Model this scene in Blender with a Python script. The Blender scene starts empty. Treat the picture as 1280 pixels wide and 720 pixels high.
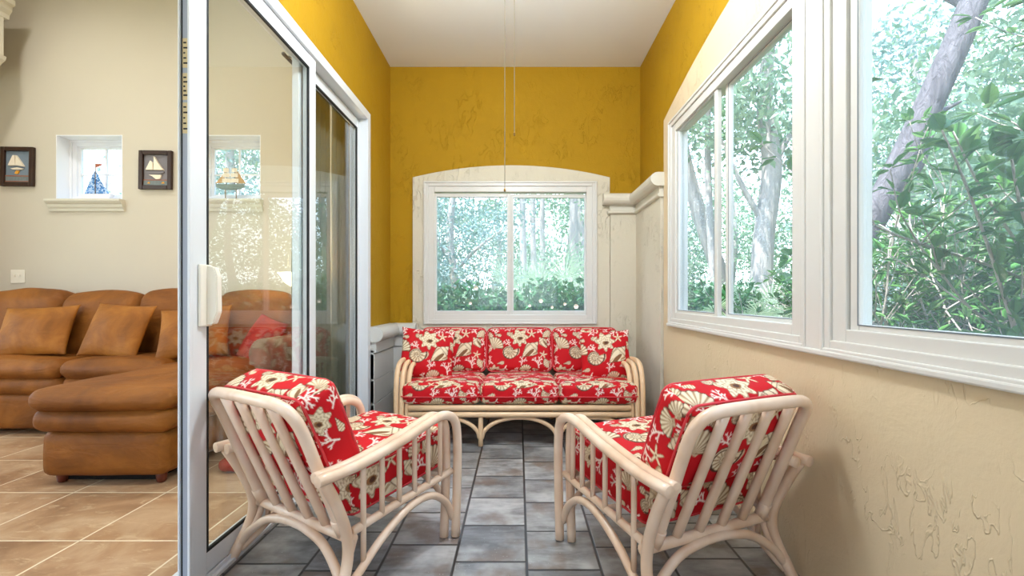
import bpy, bmesh, math, random
import numpy as np
from mathutils import Vector, Matrix, Euler
random.seed(7)
RNG = np.random.default_rng(11)
PI = math.pi
COL = bpy.context.scene.collection
SC = bpy.context.scene

# ------------------------------------------------------------------ helpers
def srgb(r, g, b):
    f = lambda c: (c/255/12.92) if c/255 <= .04045 else ((c/255+.055)/1.055)**2.4
    return (f(r), f(g), f(b), 1)

def add_box(bm, x0, x1, y0, y1, z0, z1, bev=0.0, seg=2, M=None):
    t = bmesh.new()
    bmesh.ops.create_cube(t, size=1.0)
    for v in t.verts:
        v.co = Vector(((x0+x1)/2+v.co.x*(x1-x0), (y0+y1)/2+v.co.y*(y1-y0), (z0+z1)/2+v.co.z*(z1-z0)))
    if bev > 0:
        bmesh.ops.bevel(t, geom=t.edges[:], offset=bev, segments=seg, profile=.5, affect='EDGES')
    merge(bm, t, M)

def merge(bm, t, M=None):
    vm = {}
    for v in t.verts:
        vm[v] = bm.verts.new(M @ v.co if M is not None else v.co)
    for f in t.faces:
        try:
            nf = bm.faces.new([vm[v] for v in f.verts]); nf.smooth = f.smooth
        except ValueError:
            pass
    t.free()

def catmull(pts, sub):
    P = [Vector(p) for p in pts]
    if len(P) < 3 or sub <= 1: return P
    out = []
    Q = [P[0]*2-P[1]]+P+[P[-1]*2-P[-2]]
    for i in range(1, len(Q)-2):
        a, b, c, d = Q[i-1], Q[i], Q[i+1], Q[i+2]
        for k in range(sub):
            t = k/sub
            out.append(.5*((2*b)+(c-a)*t+(2*a-5*b+4*c-d)*t*t+(3*b-a-3*c+d)*t**3))
    out.append(P[-1])
    return out

def add_tube(bm, pts, r, seg=12, sub=6, r2=None, closed=False):
    """round (or oval, r2 = second radius) tube along a smoothed path; r may be a list along the control points"""
    rl = list(r) if isinstance(r, (list, tuple)) else None
    n0 = len(pts)
    P = catmull(pts, sub)
    n = len(P)
    if rl:
        R = [float(np.interp(i*(n0-1)/max(1, n-1), range(n0), rl)) for i in range(n)]
    else:
        R = [r]*n
    T = []
    for i in range(n):
        a = P[max(0, i-1)]; b = P[min(n-1, i+1)]
        T.append((b-a).normalized())
    up = Vector((0, 0, 1)) if abs(T[0].z) < .9 else Vector((1, 0, 0))
    N = (up - T[0]*up.dot(T[0])).normalized()
    rings = []
    for i in range(n):
        N = (N - T[i]*N.dot(T[i])).normalized()
        B = T[i].cross(N)
        rr = R[i]; rb = rr*(r2/r if (r2 and not rl) else 1)
        rings.append([bm.verts.new(P[i]+N*math.cos(2*PI*k/seg)*rr+B*math.sin(2*PI*k/seg)*rb) for k in range(seg)])
    for i in range(n-1):
        for k in range(seg):
            f = bm.faces.new([rings[i][k], rings[i][(k+1) % seg], rings[i+1][(k+1) % seg], rings[i+1][k]]); f.smooth = True
    # slightly domed caps
    for ring, c, d in ((rings[0], P[0], -T[0]), (rings[-1], P[-1], T[-1])):
        rr = (ring[0].co-c).length
        ap = bm.verts.new(c+d*rr*.25)
        for k in range(seg):
            q = [ring[k], ring[(k+1) % seg], ap]
            if ring is rings[0]: q.reverse()
            bm.faces.new(q)

def add_lathe(bm, prof, seg=24, M=None):
    rings = []
    tr = (lambda v: M @ v) if M is not None else (lambda v: v)
    for r, z in prof:
        rings.append([bm.verts.new(tr(Vector((max(r, 1e-4)*math.cos(2*PI*k/seg), max(r, 1e-4)*math.sin(2*PI*k/seg), z)))) for k in range(seg)])
    for i in range(len(rings)-1):
        for k in range(seg):
            f = bm.faces.new([rings[i][k], rings[i][(k+1) % seg], rings[i+1][(k+1) % seg], rings[i+1][k]]); f.smooth = True
    bm.faces.new(rings[0][::-1]); bm.faces.new(rings[-1])

def add_prism(bm, poly, axis, a0, a1):
    """extrude a 2-D polygon along an axis; poly coords are the other two axes in order"""
    def mk(p, a):
        if axis == 'x': return Vector((a, p[0], p[1]))
        if axis == 'y': return Vector((p[0], a, p[1]))
        return Vector((p[0], p[1], a))
    A = [bm.verts.new(mk(p, a0)) for p in poly]; B = [bm.verts.new(mk(p, a1)) for p in poly]
    n = len(poly)
    bm.faces.new(A); bm.faces.new(B[::-1])
    for i in range(n):
        bm.faces.new([A[i], B[i], B[(i+1) % n], A[(i+1) % n]])

def obj(name, bm, mat, parent=None, fix=True):
    me = bpy.data.meshes.new(name)
    if fix: bmesh.ops.recalc_face_normals(bm, faces=bm.faces[:])
    bm.to_mesh(me); bm.free()
    me.materials.append(mat)
    o = bpy.data.objects.new(name, me); COL.objects.link(o)
    if parent: o.parent = parent
    return o

def tag(o, label, cat, group=None, kind=None):
    o['label'] = label; o['category'] = cat
    if group: o['group'] = group
    if kind: o['kind'] = kind
    return o

def thing(name, label, cat, loc=(0, 0, 0), rotz=0, group=None):
    o = bpy.data.objects.new(name, None); COL.objects.link(o)
    o.empty_display_size = .1
    o.location = loc; o.rotation_euler = (0, 0, rotz)
    return tag(o, label, cat, group)

def struct(name, bm, mat, label=None, parent=None):
    o = obj(name, bm, mat, parent)
    if not parent:
        o['kind'] = 'structure'
        if label: o['label'] = label; o['category'] = name.split('_')[0].split('.')[0]
    return o

def struct_root(name, label, cat):
    o = bpy.data.objects.new(name, None); COL.objects.link(o)
    o['kind'] = 'structure'; o['label'] = label; o['category'] = cat
    return o

def dup(root, loc, rotz, label=None, group=None):
    r = root.copy(); COL.objects.link(r); r.location = loc; r.rotation_euler = (0, 0, rotz)
    if label: r['label'] = label
    if group: r['group'] = group
    for ch in list(root.children):
        c = ch.copy(); COL.objects.link(c); c.parent = r
        for g in list(ch.children):
            d = g.copy(); COL.objects.link(d); d.parent = c
    return r

BM = bmesh.new

# ------------------------------------------------------------------ materials
class NT:
    def __init__(s, name):
        s.m = bpy.data.materials.new(name); s.m.use_nodes = True
        s.t = s.m.node_tree; s.t.nodes.clear()
        s.out = s.n('ShaderNodeOutputMaterial')
    def n(s, typ, **kw):
        nd = s.t.nodes.new(typ)
        for k, v in kw.items():
            if k.startswith('i_'):
                key = k[2:].replace('_', ' ')
                nd.inputs[key].default_value = v
            else: setattr(nd, k, v)
        return nd
    def l(s, a, b): s.t.links.new(a, b)
    def val(s, sock, v):
        if hasattr(v, 'is_output'): s.l(v, sock)
        else: sock.default_value = v
    def math(s, op, a, b=0.0, c=0.0):
        nd = s.n('ShaderNodeMath', operation=op)
        s.val(nd.inputs[0], a); s.val(nd.inputs[1], b)
        if len(nd.inputs) > 2: s.val(nd.inputs[2], c)
        return nd.outputs[0]
    def mix(s, f, a, b, blend='MIX'):
        nd = s.n('ShaderNodeMix', data_type='RGBA', blend_type=blend)
        s.val(nd.inputs[0], f); s.val(nd.inputs[6], a); s.val(nd.inputs[7], b)
        return nd.outputs[2]
    def coord(s, kind='Object', scale=None, rot=None):
        c = s.n('ShaderNodeTexCoord').outputs[kind]
        if scale or rot:
            mp = s.n('ShaderNodeMapping'); s.l(c, mp.inputs[0])
            if scale: mp.inputs['Scale'].default_value = scale
            if rot: mp.inputs['Rotation'].default_value = rot
            c = mp.outputs[0]
        return c
    def noise(s, vec, scale, detail=4, rough=.55, dist=0):
        nd = s.n('ShaderNodeTexNoise'); s.l(vec, nd.inputs['Vector'])
        nd.inputs['Scale'].default_value = scale; nd.inputs['Detail'].default_value = detail
        nd.inputs['Roughness'].default_value = rough; nd.inputs['Distortion'].default_value = dist
        return nd.outputs[0]
    def ramp(s, f, stops):
        nd = s.n('ShaderNodeValToRGB'); s.l(f, nd.inputs[0])
        e = nd.color_ramp.elements
        while len(e) < len(stops): e.new(.5)
        for el, (p, c) in zip(e, stops):
            el.position = p; el.color = c if len(c) == 4 else (*c, 1)
        return nd.outputs[0]
    def bump(s, h, strength, dist=.01):
        nd = s.n('ShaderNodeBump'); s.l(h, nd.inputs['Height'])
        nd.inputs['Strength'].default_value = strength; nd.inputs['Distance'].default_value = dist
        return nd.outputs[0]
    def pbr(s, color, rough=.5, normal=None, spec=.5, **kw):
        p = s.n('ShaderNodeBsdfPrincipled')
        s.val(p.inputs['Base Color'], color); s.val(p.inputs['Roughness'], rough)
        p.inputs['Specular IOR Level'].default_value = spec
        if normal is not None: s.l(normal, p.inputs['Normal'])
        for k, v in kw.items(): s.val(p.inputs[k.replace('_', ' ')], v)
        s.l(p.outputs[0], s.out.inputs[0])
        return s.m

def plain(name, c, rough=.5, spec=.5, var=.06, scale=6, **kw):
    t = NT(name); co = t.coord()
    n = t.noise(co, scale)
    a = tuple(max(0, x*(1-var)) for x in c[:3])+(1,); b = tuple(x*(1+var) for x in c[:3])+(1,)
    return t.pbr(t.mix(n, a, b), rough, None, spec, **kw)

def stucco(name, c, strength=.5, var=.1, ridges=True, rough=.75, spec=.25):
    t = NT(name); co = t.coord()
    big = t.noise(co, 1.6, 3); mid = t.noise(co, 7, 5, .6, .6)
    # trowel ridges: thin lines where a distorted noise crosses its middle value, only in patches
    rn = t.noise(t.coord(scale=(1, 1, .42), rot=(.65, .65, 0)), 15, 3, .55, .7)
    line = t.math('SUBTRACT', 1, t.math('MULTIPLY', t.math('ABSOLUTE', t.math('SUBTRACT', rn, .5)), 46))
    line = t.math('MAXIMUM', line, 0)
    pn = t.noise(co, 4.0, 2)
    patch = t.ramp(pn, [(.46, (0, 0, 0, 1)), (.60, (1, 1, 1, 1))])
    line = t.math('MULTIPLY', line, patch)
    fine = t.noise(co, 55, 3)
    h = t.math('ADD', t.math('MULTIPLY', mid, .55), t.math('MULTIPLY', fine, .10))
    if ridges: h = t.math('ADD', h, t.math('MULTIPLY', line, .38))
    a = tuple(x*(1-var) for x in c[:3])+(1,); b = tuple(min(1, x*(1+var)) for x in c[:3])+(1,)
    col = t.mix(big, a, b)
    return t.pbr(col, rough, t.bump(h, strength, .018), spec)

M = {}
M['yellow'] = stucco('mustard_stucco', srgb(168, 128, 14), .7, .10)
M['cream'] = stucco('cream_stucco', srgb(212, 204, 184), .8, .06)
M['tan'] = stucco('tan_stucco', srgb(214, 194, 160), .55, .07)
M['ledge'] = plain('ledge_paint', srgb(205, 205, 200), .5, .4, .04)
M['capwhite'] = plain('moulding_paint', srgb(216, 211, 196), .5, .4, .03)
M['ceil'] = stucco('ceiling_paint', srgb(238, 242, 244), .12, .02, False)
M['livwall'] = stucco('beige_wall_paint', srgb(206, 198, 182), .08, .03, False, .8)
M['vinyl'] = plain('white_vinyl', srgb(212, 210, 204), .35, .5, .02)
M['alu'] = plain('painted_aluminium', srgb(222, 226, 230), .35, .5, .03)
M['seal'] = plain('black_gasket', srgb(32, 34, 36), .6, .3)
M['gasket'] = plain('grey_gasket', srgb(112, 122, 128), .5, .4)
M['wintrim'] = plain('white_trim_paint', srgb(238, 240, 246), .4, .5, .02)
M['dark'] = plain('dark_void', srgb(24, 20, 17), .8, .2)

def glass(name, refl=1.0, haze=.0, tint=(1, 1, 1, 1)):
    t = NT(name)
    lw = t.n('ShaderNodeLayerWeight'); lw.inputs[0].default_value = .5
    fz = t.math('ADD', .045, t.math('MULTIPLY', .95, t.math('POWER', lw.outputs['Facing'], 5)))
    tr = t.n('ShaderNodeBsdfTransparent'); tr.inputs[0].default_value = tint
    gl = t.n('ShaderNodeBsdfGlossy'); gl.inputs['Roughness'].default_value = .0
    mx = t.n('ShaderNodeMixShader')
    t.l(t.math('MINIMUM', t.math('MULTIPLY', fz, refl), 1.0), mx.inputs[0])
    t.l(tr.outputs[0], mx.inputs[1]); t.l(gl.outputs[0], mx.inputs[2])
    out = mx.outputs[0]
    if haze:
        tl = t.n('ShaderNodeBsdfTranslucent'); tl.inputs[0].default_value = (.9, .95, 1, 1)
        m2 = t.n('ShaderNodeMixShader'); m2.inputs[0].default_value = haze
        t.l(out, m2.inputs[1]); t.l(tl.outputs[0], m2.inputs[2]); out = m2.outputs[0]
    t.l(out, t.out.inputs[0])
    return t.m
M['glass'] = glass('window_glass', .45, .06, (.97, .985, 1, 1))
M['doorglass'] = glass('door_glass', 1.25, .0, (.96, .98, .97, 1))

def paver():
    t = NT('slate_pavers'); co = t.coord()
    s = t.n('ShaderNodeSeparateXYZ'); t.l(co, s.inputs[0])
    u = t.math('DIVIDE', t.math('SUBTRACT', s.outputs[0], .035), .305)
    c = t.math('FLOOR', u)
    wn = t.n('ShaderNodeTexWhiteNoise', noise_dimensions='1D'); t.l(t.math('ADD', c, 7.3), wn.inputs['W'])
    v = t.math('ADD', t.math('DIVIDE', s.outputs[1], .312), wn.outputs[0])
    r = t.math('FLOOR', v)
    fu = t.math('SUBTRACT', u, c); fv = t.math('SUBTRACT', v, r)
    eu = t.math('MINIMUM', fu, t.math('SUBTRACT', 1, fu)); ev = t.math('MINIMUM', fv, t.math('SUBTRACT', 1, fv))
    e = t.math('MINIMUM', eu, ev)
    w2 = t.n('ShaderNodeTexWhiteNoise', noise_dimensions='2D')
    cb = t.n('ShaderNodeCombineXYZ'); t.l(c, cb.inputs[0]); t.l(r, cb.inputs[1]); t.l(cb.outputs[0], w2.inputs['Vector'])
    # per-tile shifted streaks running across the tile
    off = t.n('ShaderNodeVectorMath', operation='MULTIPLY_ADD')
    t.l(w2.outputs['Color'], off.inputs[0]); off.inputs[1].default_value = (9, 9, 9); t.l(co, off.inputs[2])
    mp = t.n('ShaderNodeMapping'); t.l(off.outputs[0], mp.inputs[0]); mp.inputs['Scale'].default_value = (.28, 1, 1)
    st = t.noise(mp.outputs[0], 17, 6, .65, .4)
    cl = t.noise(off.outputs[0], 3.2, 4, .6)
    base = t.mix(w2.outputs[0], srgb(122, 122, 122), srgb(170, 168, 166))
    base = t.mix(t.ramp(st, [(.36, (0, 0, 0, 1)), (.66, (1, 1, 1, 1))]), t.mix(.7, base, srgb(66, 58, 54)), base)
    base = t.mix(t.ramp(cl, [(.44, (0, 0, 0, 1)), (.72, (.75, .75, .75, 1))]), base, srgb(206, 203, 198))
    br = t.noise(off.outputs[0], 5, 3)
    base = t.mix(t.ramp(br, [(.52, (0, 0, 0, 1)), (.66, (.7, .7, .7, 1))]), base, srgb(112, 90, 74))
    sp = t.noise(co, 130, 2)
    base = t.mix(t.ramp(sp, [(.68, (0, 0, 0, 1)), (.74, (.7, .7, .7, 1))]), base, srgb(205, 205, 205))
    g = t.ramp(e, [(.012, (1, 1, 1, 1)), (.026, (0, 0, 0, 1))])
    col = t.mix(g, base, srgb(42, 38, 36))
    h = t.math('SUBTRACT', t.math('MULTIPLY', st, .35), g)
    return t.pbr(col, .34, t.bump(h, .35, .004), .5)
M['paver'] = paver()

def tiles():
    t = NT('travertine_tiles'); co = t.coord()
    s = t.n('ShaderNodeSeparateXYZ'); t.l(co, s.inputs[0])
    u = t.math('DIVIDE', t.math('ADD', s.outputs[0], 2.015), .53); v = t.math('DIVIDE', t.math('SUBTRACT', s.outputs[1], 2.13), .525)
    c = t.math('FLOOR', u); r = t.math('FLOOR', v)
    fu = t.math('SUBTRACT', u, c); fv = t.math('SUBTRACT', v, r)
    e = t.math('MINIMUM', t.math('MINIMUM', fu, t.math('SUBTRACT', 1, fu)), t.math('MINIMUM', fv, t.math('SUBTRACT', 1, fv)))
    w2 = t.n('ShaderNodeTexWhiteNoise', noise_dimensions='2D')
    cb = t.n('ShaderNodeCombineXYZ'); t.l(c, cb.inputs[0]); t.l(r, cb.inputs[1]); t.l(cb.outputs[0], w2.inputs['Vector'])
    off = t.n('ShaderNodeVectorMath', operation='MULTIPLY_ADD')
    t.l(w2.outputs['Color'], off.inputs[0]); off.inputs[1].default_value = (9, 9, 9); t.l(co, off.inputs[2])
    cl = t.noise(off.outputs[0], 2.6, 6, .62, .6)
    base = t.ramp(cl, [(.3, srgb(138, 104, 76)), (.5, srgb(178, 142, 108)), (.72, srgb(212, 184, 150))])
    vein = t.noise(t.coord(scale=(.45, 1, 1)), 15, 5, .7, 1.0)
    base = t.mix(t.ramp(vein, [(.55, (0, 0, 0, 1)), (.68, (.7, .7, .7, 1))]), base, srgb(220, 196, 160))
    base = t.mix(t.math('MULTIPLY', w2.outputs[0], .25), base, srgb(160, 112, 70))
    g = t.ramp(e, [(.005, (1, 1, 1, 1)), (.012, (0, 0, 0, 1))])
    col = t.mix(g, base, srgb(238, 222, 192))
    return t.pbr(col, .3, t.bump(t.math('SUBTRACT', t.math('MULTIPLY', cl, .3), g), .15, .004), .5)
M['tile'] = tiles()

def rattan():
    t = NT('whitewashed_rattan'); co = t.coord()
    n = t.noise(t.coord(scale=(1, 1, .5)), 9, 2, .5, .3)
    n2 = t.noise(co, 4.5, 2)
    col = t.ramp(n, [(.3, srgb(222, 188, 158)), (.55, srgb(236, 208, 182)), (.8, srgb(243, 220, 200))])
    col = t.mix(t.ramp(n2, [(.5, (0, 0, 0, 1)), (.75, (.3, .3, .3, 1))]), col, srgb(214, 166, 122))
    return t.pbr(col, .3, None, .5, Coat_Weight=.4, Coat_Roughness=.15)
M['rattan'] = rattan()
M['rattan_sofa'] = plain('honey_rattan', srgb(228, 192, 152), .33, .5, .1, 9)

def fabric():
    t = NT('shell_print_fabric'); co = t.coord()
    at = t.n('ShaderNodeAttribute', attribute_name='print')
    wv = t.noise(co, 420, 2)
    big = t.noise(co, 9, 3)
    h = t.math('ADD', t.math('MULTIPLY', wv, .15), t.math('MULTIPLY', big, .7))
    return t.pbr(at.outputs['Color'], .7, t.bump(h, .25, .012), .25)
M['fabric'] = fabric()
M['piping'] = plain('red_piping', srgb(206, 60, 66), .6, .35, .2, 60)

def leather(name, lo, mid, hi, scale=3.2):
    t = NT(name); co = t.coord()
    n = t.noise(co, scale, 5, .6, .5); w = t.noise(t.coord(scale=(.5, 1, 1.3)), 8, 3, .6, 1.2); g = t.noise(co, 160, 3)
    col = t.ramp(n, [(.28, lo), (.5, mid), (.75, hi)])
    h = t.math('ADD', t.math('MULTIPLY', w, 1.0), t.math('MULTIPLY', g, .06))
    return t.pbr(col, .62, t.bump(h, .5, .02), .3)
M['leather'] = leather('brown_suede_leather', srgb(98, 54, 14), srgb(132, 78, 22), srgb(160, 100, 36), 2.2)
M['leather_pillow'] = leather('tan_suede', srgb(116, 68, 16), srgb(148, 90, 26), srgb(178, 116, 42), 3.5)
M['leather_arm'] = leather('greyed_leather', srgb(120, 96, 74), srgb(150, 124, 98), srgb(172, 148, 122), 4)
M['redpillow'] = leather('rust_velvet', srgb(112, 20, 6), srgb(160, 38, 12), srgb(190, 62, 22), 6)
M['darkwood'] = plain('dark_wood', srgb(52, 30, 18), .35, .5, .3, 30)
M['foot'] = plain('mahogany_foot', srgb(96, 40, 20), .35, .5, .2, 20)

def setnorm(name, c, rough=.5, **kw): return plain(name, srgb(*c), rough, **kw)
M['plate'] = setnorm('ivory_plastic', (236, 230, 216), .35)
M['brass'] = plain('aged_brass', srgb(150, 118, 66), .35, .5, .1, 20, Metallic=.9)
M['sail'] = setnorm('cream_sail', (240, 228, 208), .7)
M['hullwhite'] = setnorm('white_hull', (235, 236, 240), .5)
M['picsky'] = plain('slate_blue_board', srgb(122, 136, 150), .7, .3, .15, 40)
M['picgrey'] = plain('grey_board', srgb(128, 124, 128), .7, .3, .1, 40)
M['picsea'] = plain('striped_shore', srgb(120, 130, 132), .7, .3, .3, 60)
M['ochre'] = setnorm('ochre_paint', (226, 160, 52), .6)
M['copper'] = setnorm('rust_line', (168, 96, 66), .6)
M['tansail'] = setnorm('tan_sail', (190, 150, 92), .7)
M['teal'] = setnorm('sea_green_paint', (110, 134, 128), .5)

def mosaic():
    t = NT('blue_glass_mosaic'); co = t.coord()
    v = t.n('ShaderNodeTexVoronoi'); t.l(co, v.inputs['Vector']); v.inputs['Scale'].default_value = 75
    s = t.n('ShaderNodeSeparateColor'); t.l(v.outputs['Color'], s.inputs[0])
    col = t.ramp(s.outputs[0], [(.0, srgb(40, 100, 170)), (.45, srgb(110, 175, 225)), (.8, srgb(225, 240, 250))])
    p = t.n('ShaderNodeBsdfPrincipled'); t.l(col, p.inputs['Base Color']); p.inputs['Roughness'].default_value = .2
    tl = t.n('ShaderNodeBsdfTranslucent'); t.l(col, tl.inputs[0]); mx = t.n('ShaderNodeMixShader'); mx.inputs[0].default_value = .5
    t.l(p.outputs[0], mx.inputs[1]); t.l(tl.outputs[0], mx.inputs[2]); t.l(mx.outputs[0], t.out.inputs[0])
    return t.m
M['mosaic'] = mosaic()

def curtain_mat():
    t = NT('sage_curtain'); co = t.coord()
    w = t.noise(co, 90, 3)
    c = t.mix(w, srgb(112, 118, 104), srgb(140, 144, 128))
    d = t.n('ShaderNodeBsdfDiffuse'); t.l(c, d.inputs[0])
    tl = t.n('ShaderNodeBsdfTranslucent'); tl.inputs[0].default_value = srgb(150, 128, 92)
    mx = t.n('ShaderNodeMixShader'); mx.inputs[0].default_value = .35
    t.l(d.outputs[0], mx.inputs[1]); t.l(tl.outputs[0], mx.inputs[2]); t.l(mx.outputs[0], t.out.inputs[0])
    return t.m
M['curtain'] = curtain_mat()

def emis(name, c, strength):
    t = NT(name); e = t.n('ShaderNodeEmission'); e.inputs[0].default_value = c; e.inputs[1].default_value = strength
    t.l(e.outputs[0], t.out.inputs[0]); return t.m
M['bulb'] = emis('lit_glass_shade', (1, .86, .62, 1), 5.0)
M['dome'] = emis('lit_dome', (1, .95, .88, 1), 6.0)

def fuzz():
    t = NT('leopard_plush'); co = t.coord()
    v = t.n('ShaderNodeTexVoronoi'); t.l(co, v.inputs['Vector']); v.inputs['Scale'].default_value = 42
    col = t.ramp(v.outputs['Distance'], [(.25, srgb(50, 34, 20)), (.45, srgb(150, 118, 78)), (.8, srgb(176, 148, 104))])
    return t.pbr(col, .9, t.bump(t.noise(co, 90, 4), .8, .02), .2)
M['plush'] = fuzz()

def leafmat(name, c1, c2, trans=.45):
    t = NT(name); oi = t.n('ShaderNodeObjectInfo')
    n = t.noise(t.coord(), 2.2, 3); n2 = t.n('ShaderNodeNewGeometry').outputs['Random Per Island']
    f = t.math('ADD', t.math('MULTIPLY', n, .4), t.math('MULTIPLY', n2, .6))
    col = t.mix(f, c1, c2)
    p = t.n('ShaderNodeBsdfPrincipled'); t.l(col, p.inputs['Base Color']); p.inputs['Roughness'].default_value = .45
    tl = t.n('ShaderNodeBsdfTranslucent'); t.l(t.mix(.4, col, (.45, .6, .3, 1)), tl.inputs[0])
    mx = t.n('ShaderNodeMixShader'); mx.inputs[0].default_value = trans
    t.l(p.outputs[0], mx.inputs[1]); t.l(tl.outputs[0], mx.inputs[2]); t.l(mx.outputs[0], t.out.inputs[0])
    return t.m
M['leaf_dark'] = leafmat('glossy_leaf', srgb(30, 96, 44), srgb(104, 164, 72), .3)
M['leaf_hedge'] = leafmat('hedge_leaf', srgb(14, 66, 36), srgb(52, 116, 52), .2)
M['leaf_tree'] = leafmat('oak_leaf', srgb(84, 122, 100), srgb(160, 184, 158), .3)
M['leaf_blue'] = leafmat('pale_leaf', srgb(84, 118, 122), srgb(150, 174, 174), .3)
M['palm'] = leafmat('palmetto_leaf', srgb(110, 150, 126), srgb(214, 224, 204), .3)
def bark(name, a, b):
    t = NT(name); n = t.noise(t.coord(scale=(1, 1, .25)), 14, 5, .65, .8)
    return t.pbr(t.mix(n, a, b), .85, t.bump(n, 1.0, .06), .2)
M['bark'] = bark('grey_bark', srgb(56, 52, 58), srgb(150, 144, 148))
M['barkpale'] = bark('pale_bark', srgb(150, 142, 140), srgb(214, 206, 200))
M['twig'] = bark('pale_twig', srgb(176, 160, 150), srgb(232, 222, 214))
M['flower'] = setnorm('camellia_petal', (246, 214, 196), .6)
def groundmat():
    t = NT('leaf_litter'); co = t.coord()
    n = t.noise(co, 1.2, 6, .7); m = t.noise(co, 9, 5)
    col = t.mix(n, srgb(120, 124, 84), srgb(150, 150, 110))
    col = t.mix(t.ramp(m, [(.45, (0, 0, 0, 1)), (.7, (.7, .7, .7, 1))]), col, srgb(176, 160, 132))
    return t.pbr(col, .9)
M['ground'] = groundmat()

# ------------------------------------------------------------------ the shell-print pattern (drawn with numpy, stored per corner)
TW, TH, PX = .58, .50, .001
nx_, ny_ = int(TW/PX), int(TH/PX)
GX, GY = np.meshgrid((np.arange(nx_)+.5)*PX, (np.arange(ny_)+.5)*PX)
lin = lambda *c: np.array(srgb(*c)[:3])
RED, CREAM, BROWN, DARK, CORAL = lin(190, 12, 24), lin(232, 216, 184), lin(148, 106, 68), lin(84, 52, 38), lin(246, 230, 218)
PAT = np.zeros((ny_, nx_, 3)) + RED
def loc(cx, cy, rot, size):
    dx = ((GX-cx+TW/2) % TW)-TW/2; dy = ((GY-cy+TH/2) % TH)-TH/2
    c, s = math.cos(rot), math.sin(rot)
    return (dx*c+dy*s)/size, (-dx*s+dy*c)/size
def put(mask, colr):
    global PAT
    m = mask.astype(float)[..., None]
    PAT = PAT*(1-m)+colr*m
def lerp(a, b, f): return a+(b-a)*np.clip(f, 0, 1)[..., None]
def scallop(cx, cy, rot, size, ribs=11):
    x, y = loc(cx, cy, rot, size); y = y+.5
    r = np.hypot(x, y); a = np.arctan2(x, y)
    R = 1.0*(np.cos(a*.75)*.35+.65)+.025*np.cos(a*ribs*2)
    m = (r < R) & (np.abs(a) < 1.12)
    base = (np.abs(x) < .2) & (np.abs(y-.04) < .09)
    rib = .5+.5*np.cos(a*ribs*2)
    col = lerp(CREAM+0*x[..., None], BROWN, (1-rib)**2*.95)
    col = lerp(col, BROWN, np.clip(.5-r, 0, 1)*.9)
    out = m & ((r > R-.05) | (np.abs(a) > 1.04))
    put(m | base, np.where((out)[..., None], DARK, col))
def snail(cx, cy, rot, size, flip=1):
    x, y = loc(cx, cy, rot, size); x = x*flip
    r = np.hypot(x, y)+1e-6; th = np.arctan2(y, x) % (2*PI)
    Rm = .52*np.exp(.55*(th/(2*PI)-1))
    m = r < Rm
    lip = (x > .0) & (x < .62) & (np.abs(y+.10) < .30*np.sqrt(np.clip(1-((x-.2)/.42)**2, 0, 1))) & (th > PI)
    m = m | lip
    ph = (np.log(r/.52)/1.05-th/(2*PI)) % 1.0
    line = (ph < .13)
    ribs = np.sin(th*13+ph*2.0) > .35
    col = lerp(CREAM+0*x[..., None], BROWN, ribs*.75*(ph > .25)+.45*(1-ph))
    col = np.where(line[..., None], DARK, col)
    edge = np.where(lip & (r >= Rm), False, r > Rm-.03)
    col = np.where((edge & ~lip)[..., None], DARK, col)
    put(m, col)
def conch(cx, cy, rot, size):
    x, y = loc(cx, cy, rot, size)
    t = np.clip(x+.5, 0, 1)
    lo = .31*np.sin(np.clip(t/.64, 0, 1)*PI/2)**1.35
    s_ = np.clip((t-.60)/.40, 0, 1)
    hi = .31*(1-s_)**1.25*(.86+.14*np.abs(np.cos(s_*3*PI)))
    w = np.where(t < .62, lo, hi)
    up = w*.85; dn = w*1.12
    m = (y < up) & (y > -dn) & (x > -.5) & (x < .5)
    v = y/(w+1e-3)
    stripes = np.sin(v*9+t*5) > .55
    ringl = np.abs(np.cos(s_*3*PI)) < .25
    col = lerp(CREAM+0*x[..., None], BROWN, stripes*.7*(t < .64)+.25*np.clip(-v, 0, 1))
    mouth = np.hypot((t-.36)/.27, (y+.10)/.075) < 1
    lipm = (np.hypot((t-.36)/.31, (y+.10)/.115) < 1) & ~mouth
    col = np.where(lipm[..., None], CREAM, col); col = np.where(mouth[..., None], BROWN*.6+DARK*.4, col)
    col = np.where((ringl & (s_ > .05))[..., None], DARK*.6+BROWN*.4, col)
    col = np.where(((y > up-.02) | (y < -dn+.02))[..., None], DARK, col)
    put(m, col)
def murex(cx, cy, rot, size):
    x, y = loc(cx, cy, rot, size)
    r = np.hypot(x, y); th = np.arctan2(y, x)
    R = .31+.15*np.abs(np.cos(th*3.5+.7*np.sin(th+.5)))**2.5+.06*np.sin(th+1)
    m = r < R
    col = lerp(CREAM+0*x[..., None], BROWN, (np.sin(r*46+2*np.sin(th*9)) > .35)*.6)
    x2, y2 = x-.06, y+.03
    hole = np.hypot(x2, y2*1.5) < .14; inner = np.hypot(x2-.02, y2*1.5) < .085
    col = np.where(hole[..., None], BROWN, col); col = np.where(inner[..., None], DARK, col)
    col = np.where((r > R-.02)[..., None], BROWN*.5+DARK*.5, col)
    put(m, col)
def cone(cx, cy, rot, size):
    x, y = loc(cx, cy, rot, size); t = x+.5
    w = np.interp(t, [0, .75, .92, 1], [0.02, .26, .16, 0])
    m = (np.abs(y) < w) & (t > 0) & (t < 1)
    col = lerp(CREAM+0*x[..., None], BROWN, (np.sin(t*40) > .2)*.8)
    col = np.where((np.abs(y) > w-.035)[..., None], DARK, col)
    put(m, col)
def star(cx, cy, rot, size):
    x, y = loc(cx, cy, rot, size); r = np.hypot(x, y); th = np.arctan2(y, x)
    R = .16+.34*np.abs(np.cos(th*2.5))**6
    put(r < R, lerp(CREAM+0*x[..., None], BROWN, (r > R-.06)*.9+(r < .06)*1.0))
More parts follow.
